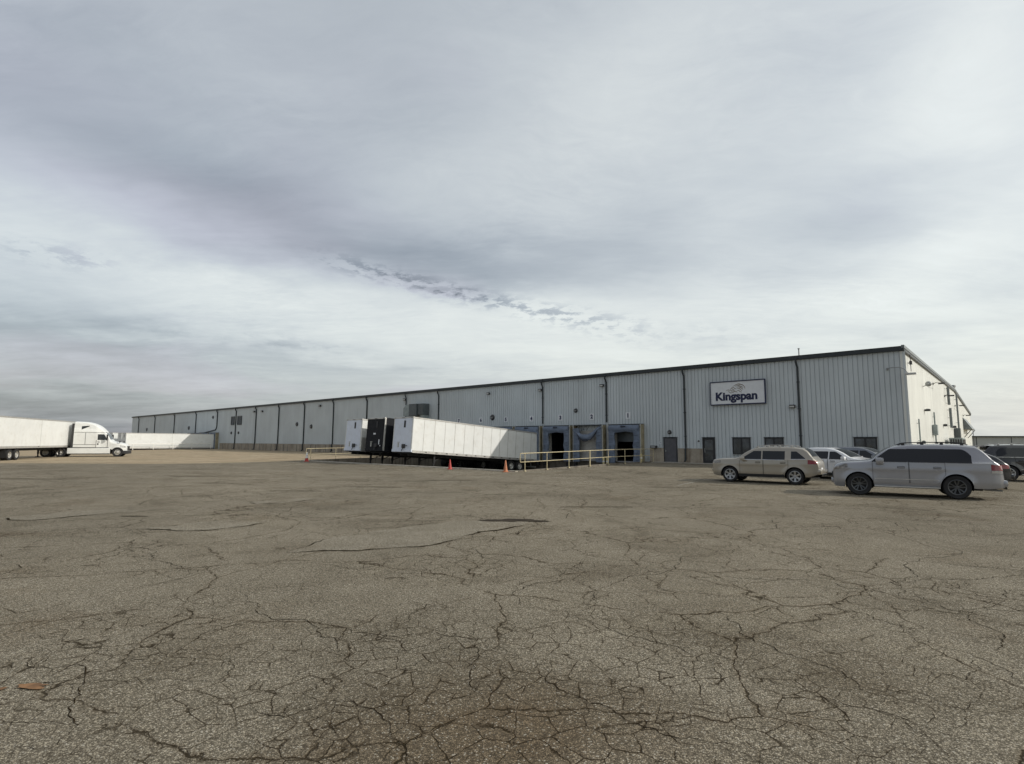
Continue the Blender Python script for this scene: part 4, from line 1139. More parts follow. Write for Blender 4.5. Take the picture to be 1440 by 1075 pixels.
class Car:
    """A vehicle body as one surface: x runs from the nose (0) to the tail, y across, z up."""
    def __init__(s, top, bot, plan, belt, tumble, corner, axles, ra, zax, sill=.5, crown=.03, lean=None):
        s.top, s.bot, s.plan, s.belt, s.tumble, s.corner, s.axles, s.ra, s.zax, s.sill, s.crown = top, bot, plan, belt, tumble, corner, axles, ra, zax, sill, crown
        s.L = top[-1][0]
    def zt(s, x): return smooth_tab(s.top, x)
    def zb(s, x):
        z = smooth_tab(s.bot, x)
        for a in s.axles:
            d = abs(x - a)
            if d < s.ra: z = max(z, s.zax + math.sqrt(s.ra ** 2 - d * d))
        return z
    def side(s, x, z):
        w = smooth_tab(s.plan, x); b = lerp_tab(s.belt, x)
        y = w
        if z < s.sill: y -= .10 * ((s.sill - z) / .3) ** 1.6 if z > s.sill - .3 else .10
        if z > s.sill: y -= .018 * min(1, (z - s.sill) / max(b - s.sill, .01)) ** 2
        mid = s.sill + (b - s.sill) * .68
        y += .012 * math.exp(-((z - mid) / .07) ** 2)
        if z > b: y -= .02 * min(1, (z - b) / .03) + s.tumble * (z - b)
        for a in s.axles:       # flared arches
            d = math.hypot(x - a, z - s.zax)
            if d < s.ra + .16: y += .022 * (1 - max(0, d - s.ra) / .16)
        return y
    def Y(s, x, z):
        zt = s.zt(x); r = lerp_tab(s.corner, x)
        if z > zt - r:
            q = min(1, (z - (zt - r)) / r)
            return max(.05, s.side(x, zt - r) - r * 1.15 * (1 - math.sqrt(max(0, 1 - q * q))))
        return s.side(x, z)
    def ring(s, x):
        zt = s.zt(x); zb = min(s.zb(x), zt - .08); r = lerp_tab(s.corner, x); zs = zt - r
        pts = [(0, zb)]
        pts.append((max(.05, s.Y(x, zb) - .12), zb))
        bl = lerp_tab(s.belt, x); zm = max(zb, min(bl, zs))
        for k in range(9):
            z = zb + (zm - zb) * k / 8
            pts.append((s.Y(x, z), z))
        for k in range(1, 7):
            z = zm + .03 + (zs - zm - .03) * (k - 1) / 5 if zs > zm + .05 else zm + max(0, zs - zm) * k / 6
            pts.append((s.Y(x, z), z))
        for k in range(1, 6):
            a = k / 5 * math.pi / 2; z = zs + r * math.sin(a) * .999
            pts.append((s.Y(x, max(z, zb)), max(z, zb)))
        yt = pts[-1][0]
        for k in range(1, 6):
            y = yt * (1 - k / 5)
            pts.append((y, zt + s.crown * (1 - (y / max(yt, .01)) ** 2)))
        return pts
    def body(s, material, parent, name='body'):
        xs = set()
        n = int(s.L / .045)
        for i in range(n + 1): xs.add(round(s.L * i / n, 4))
        for t in s.top: xs.add(round(t[0], 4))
        for a in s.axles:
            for q in (-1, 1):
                xs.add(round(a + q * s.ra, 4)); xs.add(round(a + q * (s.ra + .004), 4))
                for f in (.99, .97, .94, .9): xs.add(round(a + q * s.ra * f, 4))
        xs = sorted(x for x in xs if 0 <= x <= s.L)
        b = MB(); rings = [s.ring(x) for x in xs]; m = len(rings[0])
        vs = []
        for x, rg in zip(xs, rings):
            vs += [(x, y, z) for y, z in rg] + [(x, -y, z) for y, z in rg[-2:0:-1]]
        M_ = 2 * m - 2
        fs = [(i * M_ + k, i * M_ + (k + 1) % M_, (i + 1) * M_ + (k + 1) % M_, (i + 1) * M_ + k) for i in range(len(xs) - 1) for k in range(M_)]
        b.add(vs, fs)
        b.add(vs[:M_], [tuple(range(M_))]); b.add(vs[-M_:], [tuple(range(M_))])
        o = b.build(name, [material, M['under']], parent, smooth=True, angle=38)
        for p in o.data.polygons:
            if p.normal.z < -.6 and abs(p.center[1]) < 5 and p.center[2] < s.sill + s.ra: p.material_index = 1
        return o
    def skin(s, b, sgn, x0, x1, lo, hi, off=.004, nx=14, nz=6, xshift=None):
        """a sheet lying on the side surface between two height curves"""
        vs = []
        for i in range(nx + 1):
            x = x0 + (x1 - x0) * i / nx
            a = lo(x) if callable(lo) else lo; c = hi(x) if callable(hi) else hi
            for k in range(nz + 1):
                z = a + (c - a) * k / nz
                vs.append((x, sgn * (s.Y(x, z) + off), z))
        b.add(vs, [(i * (nz + 1) + k, (i + 1) * (nz + 1) + k, (i + 1) * (nz + 1) + k + 1, i * (nz + 1) + k + 1) for i in range(nx) for k in range(nz)])
    def roofskin(s, b, x0, x1, w0, w1, off=.005, nx=10, ny=12):
        vs = []
        for i in range(nx + 1):
            x = x0 + (x1 - x0) * i / nx; f = w0 + (w1 - w0) * i / nx
            zt = s.zt(x); r = lerp_tab(s.corner, x); yt = s.Y(x, zt - 1e-4)
            dz = (s.zt(x + .02) - s.zt(x - .02)) / .04; nl = math.sqrt(1 + dz * dz)
            for k in range(ny + 1):
                y = (2 * k / ny - 1) * f * (yt)
                vs.append((x - off * dz / nl, y, zt + s.crown * (1 - (y / max(yt, .01)) ** 2) + off / nl))
        b.add(vs, [(i * (ny + 1) + k, (i + 1) * (ny + 1) + k, (i + 1) * (ny + 1) + k + 1, i * (ny + 1) + k + 1) for i in range(nx) for k in range(ny)])

def wheel(parent, x, y, z, r, w, rim='alloy', spokes=5, rr=.64, twin=False, tyre_mat='tyre', sgn=1):
    """tyre, rim and spokes; sgn tells which way the outside faces"""
    b = MB(); h = w / 2
    b.lathe([(r * rr, -h * .86), (r * .90, -h), (r * .975, -h * .80), (r, -h * .5), (r, h * .5), (r * .975, h * .80), (r * .90, h), (r * rr, h * .86)], (x, y, z), 'Y', 36)
    t = b.build('wheel', M[tyre_mat], parent, smooth=True, angle=30)
    g = MB(); R0 = r * rr
    yo = sgn * h
    g.lathe([(R0 + .004, yo * .88), (R0 - .012, yo * .90), (R0 - .03, yo * .80), (R0 - .035, yo * .2)], (x, y, z), 'Y', 36)
    g.lathe([(R0 * .24, yo * .15), (R0 * .24, yo * .62), (R0 * .18, yo * .70), (0, yo * .72)], (x, y, z), 'Y', 16)
    for k in range(spokes):
        a0 = 2 * math.pi * k / spokes + math.pi / 2
        for da in ((-.16, .16) if twin else (0,)):
            a = a0 + da; wd = R0 * (.085 if twin else .19)
            ca, sa = math.cos(a), math.sin(a); ta, tb = -sa, ca
            vs = []
            for (rad, ww, yy0, yy1) in ((R0 * .14, wd * .8, .50, .66), (R0 * .6, wd * .85, .56, .76), (R0 * .97, wd * 1.15, .66, .86)):
                ang2 = a + (da * .55 if rad > R0 * .5 else 0) * (1 if twin else 0)
                c2, s2 = math.cos(ang2), math.sin(ang2)
                for q in (-1, 1):
                    for yy in (yy0, yy1):
                        vs.append((x + c2 * rad + ta * ww * q, y + yo * yy, z + s2 * rad + tb * ww * q))
            g.add(vs, [(0, 4, 5, 1), (2, 3, 7, 6), (1, 5, 7, 3), (4, 8, 9, 5), (6, 7, 11, 10), (5, 9, 11, 7)])
    g.build('rim', M[rim], t, smooth=True, angle=30)
    d = MB(); d.lathe([(0, yo * .12), (R0 - .03, yo * .12)], (x, y, z), 'Y', 24)
    d.build('brake_disc', M['plastic'], t)
    return t

def place_vehicle(root, x, y, ang):
    """ang: heading of the nose in world degrees; the model's nose points to -x"""
    root.location = (x, y, gz(x, y)); root.rotation_euler = (0, 0, R(ang + 180))

def make_suv(name, P, paint):
    s = empty(name)
    C_ = Car(P['top'], P['bot'], P['plan'], P['belt'], P['tumble'], P['corner'], P['axles'], P['ra'], P['r'], P.get('sill', .5), P.get('crown', .03))
    C_.body(paint, s)
    L = C_.L; r = P['r']
    # underbody and wheel wells
    b = MB(); b.box(.45, L - .55, -.62, .62, .30, .62); b.build('underbody', M['under'], s)
    wtr = P.get('track', .80)
    b = MB()
    for a in P['axles']:
        for q in (-1, 1):
            n = 14; R_ = P['ra'] - .012; vs = []
            for i in range(n + 1):
                t = math.pi * (i / n) * 1.16 - .25; xx_ = a - R_ * math.cos(t); zz = r + R_ * math.sin(t)
                vs += [(xx_, q * (wtr + .125), zz), (xx_, q * (wtr - .30), zz)]
            b.add(vs, [(2 * i, 2 * i + 1, 2 * i + 3, 2 * i + 2) for i in range(n)])
            b.box(a - R_ + .01, a + R_ - .01, min(q * (wtr - .31), q * (wtr - .30)), max(q * (wtr - .31), q * (wtr - .30)), .25, r + R_ - .01)
    b.build('wheel_well', M['under'], s)
    for a in P['axles']:
        for q in (-1, 1):
            wheel(s, a, q * wtr, r, r, P.get('tw', .26), P['rim'], P['spokes'], P.get('rr', .66), P.get('twin', False), sgn=q)
    # doors: sheets standing a hair proud, with dark shut lines round them
    for q in (-1, 1):
        for di, (x0, x1, lo, hi) in enumerate(P['doors']):
            b = MB(); C_.skin(b, q, x0 + .008, x1 - .008, lo, hi, .004, 16, 10)
            d = b.build('door', paint, s, smooth=True)
            e = MB(); g = .012
            loq = (lambda x, lo=lo: (lo(x) if callable(lo) else lo) - g)
            hi2 = (lambda x, hi=hi: (hi(x) if callable(hi) else hi))
            C_.skin(e, q, x0 - g * .5, x0 + g * .7, loq, hi2, .0035, 1, 12); C_.skin(e, q, x1 - g * .7, x1 + g * .5, loq, hi2, .0035, 1, 12)
            C_.skin(e, q, x0, x1, loq, lambda x, lo=lo: (lo(x) if callable(lo) else lo), .0035, 16, 1)
            e.build('shut_line', M['plastic'], d, smooth=True)
            hx = x1 - .22; hz = P['handle_z']; yy = C_.Y(hx, hz)
            e = MB(); e.rbox(hx - .10, hx + .10, min(q * (yy + .005), q * (yy + .04)), max(q * (yy + .005), q * (yy + .04)), hz - .018, hz + .018, .01)
            e.build('handle', M[P.get('handle_m', 'chrome')] if P.get('handle_m') else paint, d, smooth=True)
            e = MB(); C_.skin(e, q, hx - .11, hx + .11, hz - .035, hz + .035, .0055, 4, 2); e.build('handle_recess', M['plastic'], d, smooth=True)
        for (x0, x1, lo, hi) in P['glass']:
            b = MB(); C_.skin(b, q, x0, x1, lo, hi, .006, 16, 6); gl = b.build('side_window', M['glass'], s, smooth=True)
            e = MB(); t = .018
            lo_ = lo if callable(lo) else (lambda x, v=lo: v); hi_ = hi if callable(hi) else (lambda x, v=hi: v)
            C_.skin(e, q, x0, x1, lambda x: lo_(x) - t, lambda x: lo_(x), .008, 16, 1)
            e.build('window_trim', M[P.get('trim', 'plastic')], gl, smooth=True)
        for (x0, x1) in P.get('pillars', ()):
            b = MB(); C_.skin(b, q, x0, x1, 1.245, 1.70, .0075, 2, 6); b.build('pillar', M['glass'], s, smooth=True)
        mx, mz = P['mirror']; yy = C_.Y(mx, mz - .1); k_ = P.get('mirror_s', 1)
        b = MB(); b.rbox(mx - .09 * k_, mx + .10 * k_, min(q * (yy + .04), q * (yy + .26)), max(q * (yy + .04), q * (yy + .26)), mz - .085 * k_, mz + .085 * k_, .045)
        b.box(mx - .03, mx + .05, min(q * (yy - .03), q * (yy + .06)), max(q * (yy - .03), q * (yy + .06)), mz - .11, mz - .05)
        b.build('mirror', M[P['mirror_m']] if 'mirror_m' in P else paint, s, smooth=True)
        if 'rail' in P:
            x0, x1 = P['rail']; b = MB(); yr = C_.Y(x0, C_.zt(x0) - .001) - .04; n = 10
            pts = [(x0 + (x1 - x0) * i / n, q * (yr - .0), C_.zt(x0 + (x1 - x0) * i / n) + (.075 if 0 < i < n else .02)) for i in range(n + 1)]
            b.tube(pts, .018, 6)
            for f in (.08, .36, .64, .92):
                xx_ = x0 + (x1 - x0) * f; b.rbox(xx_ - .05, xx_ + .05, q * yr - .02, q * yr + .02, C_.zt(xx_) - .02, C_.zt(xx_) + .075, .008)
            b.build('roof_rail', M[P.get('rail_m', 'plastic')], s, smooth=True)
        # lamps
        b = MB(); x0, x1, lo, hi = P['head']; C_.skin(b, q, x0, x1, lo, hi, .008, 10, 5); b.build('headlight', M['headlens'], s, smooth=True)
        b = MB(); x0, x1, lo, hi = P['tail']; C_.skin(b, q, x0, x1, lo, hi, .009, 10, 5); tl = b.build('tail_light', M['redlamp'], s, smooth=True)
        if 'tail2' in P:
            b = MB(); x0, x1, lo, hi = P['tail2']; C_.skin(b, q, x0, x1, lo, hi, .010, 8, 3); b.build('reverse_lamp', M['clearlamp'], tl, smooth=True)
        b = MB(); lo, hi = P['cladding']
        xa = P['axles'][0] + P['ra'] + .01; xb = P['axles'][1] - P['ra'] - .01
        C_.skin(b, q, xa, xb, lambda x: C_.zb(x) + .002, lambda x: C_.zb(x) + hi, .012, 12, 3); b.build('side_sill', M[P.get('sill_m', 'plastic')], s, smooth=True)
        if P.get('step'):
            b = MB(); zs = C_.zb(2.4) - .01; ys = C_.Y(2.4, zs + .05)
            b.rbox(xa, xb, min(q * (ys - .1), q * (ys + .09)), max(q * (ys - .1), q * (ys + .09)), zs - .05, zs + .0, .02); b.build('running_board', M['trrail'], s)
        if 'strip' in P:
            b = MB(); z = P['strip']; C_.skin(b, q, xa + .02, xb - .02, z, z + .022, .012, 12, 1); b.build('side_moulding', M[P.get('strip_m', 'plastic')], s, smooth=True)
        if P.get('arch_trim'):
            b = MB()
            for a in P['axles']:
                n = 20; vs = []
                for i in range(n + 1):
                    t = math.pi * i / n * 1.1 - .157
                    for rad in (P['ra'] + .001, P['ra'] + .05):
                        xx_ = a - rad * math.cos(t); zz = max(r + rad * math.sin(t), .26); vs.append((xx_, q * (C_.side(xx_, max(zz, .3)) + .006), zz))
                b.add(vs, [(2 * i, 2 * i + 2, 2 * i + 3, 2 * i + 1) for i in range(n)])
            b.build('arch_trim', M['plastic'], s, smooth=True)
    b = MB(); x0, x1, w0, w1 = P['wind']; C_.roofskin(b, x0, x1, w0, w1); b.build('windshield', M['glass'], s, smooth=True)
    b = MB(); x0, x1, w0, w1 = P['rear']; C_.roofskin(b, x0, x1, w0, w1); b.build('rear_window', M['glass'], s, smooth=True)
    # grille, bumpers, plate
    b = MB(); zt = C_.top[0][1]; b.rbox(-.03, .03, -.42, .42, zt - .26, zt - .02, .012)
    for i in range(4): b.box(-.036, -.03, -.40, .40, zt - .23 + i * .055, zt - .215 + i * .055)
    b.build('grille', M['plastic'], s)
    b = MB(); zb = P['bump']; b.rbox(-.07, .25, -C_.plan[0][1] + .04, C_.plan[0][1] - .04, zb, zb + .17, .05); b.build('front_bumper', M[P['bump_m']] if 'bump_m' in P else paint, s, smooth=True)
    b = MB(); zb = P['rbump']; wR = C_.plan[-1][1]; b.rbox(L - .22, L + .10, -wR - .02, wR + .02, zb, zb + .22, .06); b.build('rear_bumper', paint, s, smooth=True)
    b = MB(); b.rbox(L + .085, L + .11, -.5, .5, zb - .09, zb + .02, .01); b.build('bumper_step', M['chrome' if P.get('chrome_step') else 'plastic'], s)
    b = MB(); zp_ = C_.top[-1][1]; b.rbox(L - .01, L + .012, -.17, .17, zp_ - .12, zp_ - .0, .004); b.build('number_plate', M['signwhite'], s)
    if 'spoiler' in P:
        x0, x1, z = P['spoiler']; b = MB(); ws = C_.Y(x0, C_.zt(x0) - .02) - .05
        b.add([(x0, -ws, z), (x0, ws, z), (x1, ws * .93, z + .01), (x1, -ws * .93, z + .01), (x0, -ws, z - .04), (x0, ws, z - .04), (x1, ws * .93, z - .02), (x1, -ws * .93, z - .02)],
              [(0, 1, 2, 3), (4, 7, 6, 5), (3, 2, 6, 7), (0, 3, 7, 4), (1, 5, 6, 2), (0, 4, 5, 1)])
        b.build('spoiler', paint, s)
    b = MB(); b.tube([(L - .5, -.5, .33), (L - .02, -.5, .32)], .03, 8); b.build('exhaust_pipe', M['steel'], s)
    return s, C_

# --- big silver SUV nearest the camera
def fb(z0, x0, x1, top):      # height curve clipped by the windshield line
    return lambda x: z0
BIG = dict(top=[(0, .84), (.04, 1.00), (.14, 1.11), (.40, 1.195), (.85, 1.235), (1.20, 1.275), (1.52, 1.53), (1.86, 1.745), (2.12, 1.82), (2.6, 1.86), (3.3, 1.87), (3.9, 1.855), (4.28, 1.81), (4.50, 1.62), (4.74, 1.32), (4.86, 1.22), (4.94, 1.08), (4.965, .80)],
           bot=[(0, .40), (.10, .30), (.40, .29), (1.0, .38), (3.9, .40), (4.2, .38), (4.5, .38), (4.965, .44)],
           plan=[(0, .66), (.05, .76), (.16, .85), (.38, .93), (.8, .965), (3.6, .97), (4.2, .95), (4.6, .91), (4.85, .86), (4.965, .78)],
           belt=[(0, 1.20), (1.2, 1.215), (4.965, 1.235)], tumble=.34, corner=[(0, .06), (.3, .11), (1.1, .12), (1.5, .06), (2.0, .11), (4.1, .12), (4.5, .10), (4.965, .08)],
           axles=[.84, 3.69], ra=.455, r=.405, sill=.52, rim='darkalloy', spokes=5, twin=True, rr=.64, tw=.27, track=.815,
           doors=[(1.28, 2.36, .47, lambda x: 1.225), (2.38, 3.40, lambda x: .47 if x < 3.16 else .47 + (x - 3.16) * 1.5, lambda x: 1.225)],
           handle_z=1.05, strip=.62, strip_m='trrail', step=True,
           glass=[(1.27, 2.325, 1.245, lambda x: max(1.255, min(1.70, 1.255 + (x - 1.27) * .80))),
                  (2.345, 3.42, 1.245, lambda x: 1.71), (3.44, 4.14, 1.245, lambda x: 1.705 - (0 if x < 3.85 else 2.6 * (x - 3.85) ** 2))],
           mirror=(1.50, 1.27), rail=(2.1, 4.1), head=(.03, .50, lambda x: .90 + .22 * x, lambda x: .98 + .38 * x if x < .4 else 1.132 + .02 * x), tail=(4.64, 4.94, lambda x: 1.00, lambda x: 1.20 - .1 * (x - 4.64)), tail2=(4.64, 4.93, .91, .985), mirror_s=1.3, pillars=[(2.30, 2.37), (3.40, 3.46)],
           cladding=(0, .10), sill_m='silver_', wind=(1.25, 1.90, .90, .86), rear=(4.33, 4.74, .84, .88), bump=.42, rbump=.46, spoiler=(4.15, 4.60, 1.83), trim='plastic', crown=.025)
M['silver_'] = M['silver']
silver_suv, SC = make_suv('parked_suv', BIG, M['silver'])
tag(silver_suv, 'big silver suv with black side glass and roof rails, nearest car', 'suv', 'cars parked by the office')
place_vehicle(silver_suv, 0, 0, 0)
def put_by_wheels(root, P, wx, wy, ang, side=1):
    """wx, wy: ground point midway between the two wheels on the near side; ang: heading"""
    a = R(ang); h = Vector((math.cos(a), math.sin(a)))           # nose direction
    mid = (P['axles'][0] + P['axles'][1]) / 2
    nrm = Vector((-h.y, h.x)) * side                                # towards the far side
    c = Vector((wx, wy)) + nrm * (P['track'] + .1)
    o = c + h * mid                                              # nose position
    root.location = (o.x, o.y, gz(c.x, c.y)); root.rotation_euler = (0, 0, a + math.pi)
put_by_wheels(silver_suv, BIG, 14.08, 20.05, 148.5, -1)

# --- champagne SUV
MIDC = dict(top=[(0, .78), (.04, .96), (.14, 1.05), (.5, 1.10), (1.05, 1.13), (1.25, 1.16), (1.6, 1.40), (1.95, 1.585), (2.25, 1.655), (2.8, 1.69), (3.5, 1.68), (4.05, 1.63), (4.25, 1.52), (4.48, 1.22), (4.60, 1.10), (4.68, .98), (4.70, .76)],
            bot=[(0, .46), (.1, .32), (.5, .27), (1.2, .28), (3.6, .30), (4.3, .36), (4.70, .50)],
            plan=[(0, .62), (.05, .74), (.18, .83), (.45, .90), (.9, .925), (3.6, .925), (4.1, .90), (4.45, .84), (4.70, .74)],
            belt=[(0, 1.04), (1.3, 1.06), (4.7, 1.13)], tumble=.33, corner=[(0, .05), (.3, .09), (1.2, .10), (1.5, .06), (2.1, .11), (3.9, .12), (4.3, .10), (4.7, .08)],
            axles=[.90, 3.76], ra=.425, r=.365, sill=.48, rim='alloy', spokes=6, rr=.68, tw=.235, track=.79,
            doors=[(1.38, 2.42, .42, lambda x: 1.075), (2.44, 3.50, lambda x: .42 if x < 3.24 else .42 + (x - 3.24) * 1.3, lambda x: 1.09)],
            handle_z=.965, handle_m=None,
            glass=[(1.42, 2.34, lambda x: 1.09 + .005 * x, lambda x: max(1.105, min(1.49, 1.11 + (x - 1.42) * .66))), (2.40, 3.36, lambda x: 1.10, lambda x: 1.495), (3.62, 4.20, lambda x: 1.14 + .03 * (x - 3.6), lambda x: min(1.485, 1.485 - .0 * x) - (0 if x < 3.85 else .85 * (x - 3.85)) )],
            mirror=(1.55, 1.12), rail=(2.0, 3.75), rail_m='trrail', head=(.04, .48, lambda x: .86 + .1 * x, lambda x: .99 + .08 * x), tail=(4.30, 4.66, lambda x: .93, lambda x: 1.12 - .12 * (x - 4.3)),
            cladding=(0, .14), sill_m='plastic', arch_trim=False, wind=(1.29, 1.98, .88, .86), rear=(4.12, 4.46, .82, .86), bump=.46, rbump=.48, bump_m='plastic', chrome_step=True, trim='chrome', crown=.02)
MIDC['bump_m'] = 'beige'
beige_suv, _ = make_suv('parked_suv', MIDC, M['beige'])
tag(beige_suv, 'champagne beige suv with silver six-spoke wheels in front of the office', 'suv', 'cars parked by the office')
put_by_wheels(beige_suv, MIDC, 11.66, 26.2, 141, -1)

# --- lower crossovers / sedans behind
LOW = dict(top=[(0, .66), (.04, .82), (.16, .92), (.6, 1.00), (1.15, 1.05), (1.35, 1.09), (1.8, 1.34), (2.2, 1.50), (2.6, 1.56), (3.2, 1.56), (3.8, 1.48), (4.2, 1.32), (4.45, 1.10), (4.6, .98), (4.66, .74)],
           bot=[(0, .38), (.1, .24), (.5, .20), (1.2, .22), (3.6, .24), (4.66, .42)],
           plan=[(0, .58), (.05, .70), (.18, .81), (.45, .88), (.9, .915), (3.6, .915), (4.1, .88), (4.45, .82), (4.66, .70)],
           belt=[(0, .97), (1.3, .98), (4.66, 1.06)], tumble=.36, corner=[(0, .05), (.3, .08), (1.2, .09), (1.6, .06), (2.2, .10), (3.9, .10), (4.66, .08)],
           axles=[.90, 3.62], ra=.375, r=.335, sill=.42, rim='alloy', spokes=5, rr=.66, tw=.225, track=.79,
           doors=[(1.36, 2.42, .34, lambda x: 1.0), (2.44, 3.40, lambda x: .34 if x < 3.2 else .34 + (x - 3.2) * 1.5, lambda x: 1.02)],
           handle_z=.89, glass=[(1.52, 2.36, lambda x: 1.015, lambda x: max(1.025, min(1.38, 1.03 + (x - 1.52) * .62))), (2.42, 3.45, lambda x: 1.03, lambda x: 1.385), (3.5, 3.95, lambda x: 1.05, lambda x: 1.375 - .6 * (x - 3.5))],
           mirror=(1.62, 1.06), head=(.05, .62, lambda x: .72 + .1 * x, lambda x: .82 + .14 * x), tail=(4.1, 4.58, lambda x: .84, lambda x: 1.0),
           cladding=(0, .09), wind=(1.40, 2.24, .90, .86), rear=(3.95, 4.42, .82, .86), bump=.34, rbump=.40, crown=.02)
white_car, _ = make_suv('parked_car', LOW, M['white'])
tag(white_car, 'white car half hidden between the beige suv and the big silver suv', 'car', 'cars parked by the office')
put_by_wheels(white_car, LOW, 16.15, 28.3, -52, 1)
grey_car, _ = make_suv('parked_car', LOW, M['greycar'])
tag(grey_car, 'dark grey car whose windshield and hood show behind the white car', 'car', 'cars parked by the office')
put_by_wheels(grey_car, LOW, 18.5, 29.6, -50, 1)
# --- black van and dark car on the right edge
VAN = dict(BIG); VAN['rail_m'] = 'trrail'; VAN['sill_m'] = 'plastic'; VAN['rim'] = 'alloy'; VAN['trim'] = 'trrail'
black_van, _ = make_suv('parked_suv', VAN, M['blackcar'])
tag(black_van, 'black suv with silver roof strip, cut off by the right edge of the picture', 'suv', 'cars parked by the office')
put_by_wheels(black_van, VAN, 26.9, 28.3, -22, 1)
dark_car, _ = make_suv('parked_car', LOW, M['blackcar'])
tag(dark_car, 'small dark car whose red tail lamp shows behind the tail of the silver suv', 'car', 'cars parked by the office')
put_by_wheels(dark_car, LOW, 18.45, 24.2, 148, -1)

# ------------------------------------------------------------------ semi trailers
def truck_wheel(parent, x, y, z, r=.51, dual=True, sgn=1, hub='trrail', name='wheel'):
    """axle along x; y runs along the vehicle; sgn = outer side"""
    b = MB(); w = .26
    offs = (0, -.31 * sgn) if dual else (0,)
    for o in offs:
        h = w / 2
        b.lathe([(r * .56, -h * .8), (r * .9, -h), (r * .98, -h * .8), (r, -h * .5), (r, h * .5), (r * .98, h * .8), (r * .9, h), (r * .56, h * .8)], (x + o, y, z), 'X', 28)
    t = b.build(name, M['tyre'], parent, smooth=True, angle=30)
    g = MB(); s = sgn
    if dual: g.lathe([(r * .57, s * .11), (r * .52, s * .09), (r * .48, -s * .02), (r * .28, -s * .05), (r * .24, s * .06), (r * .12, s * .10), (0, s * .11)], (x, y, z), 'X', 24)
    else: g.lathe([(r * .57, s * .11), (r * .50, s * .12), (r * .42, s * .04), (r * .30, s * .10), (r * .22, s * .17), (r * .12, s * .22), (0, s * .23)], (x, y, z), 'X', 24)
    g.build('rim', M[hub], t, smooth=True, angle=30)
    return t

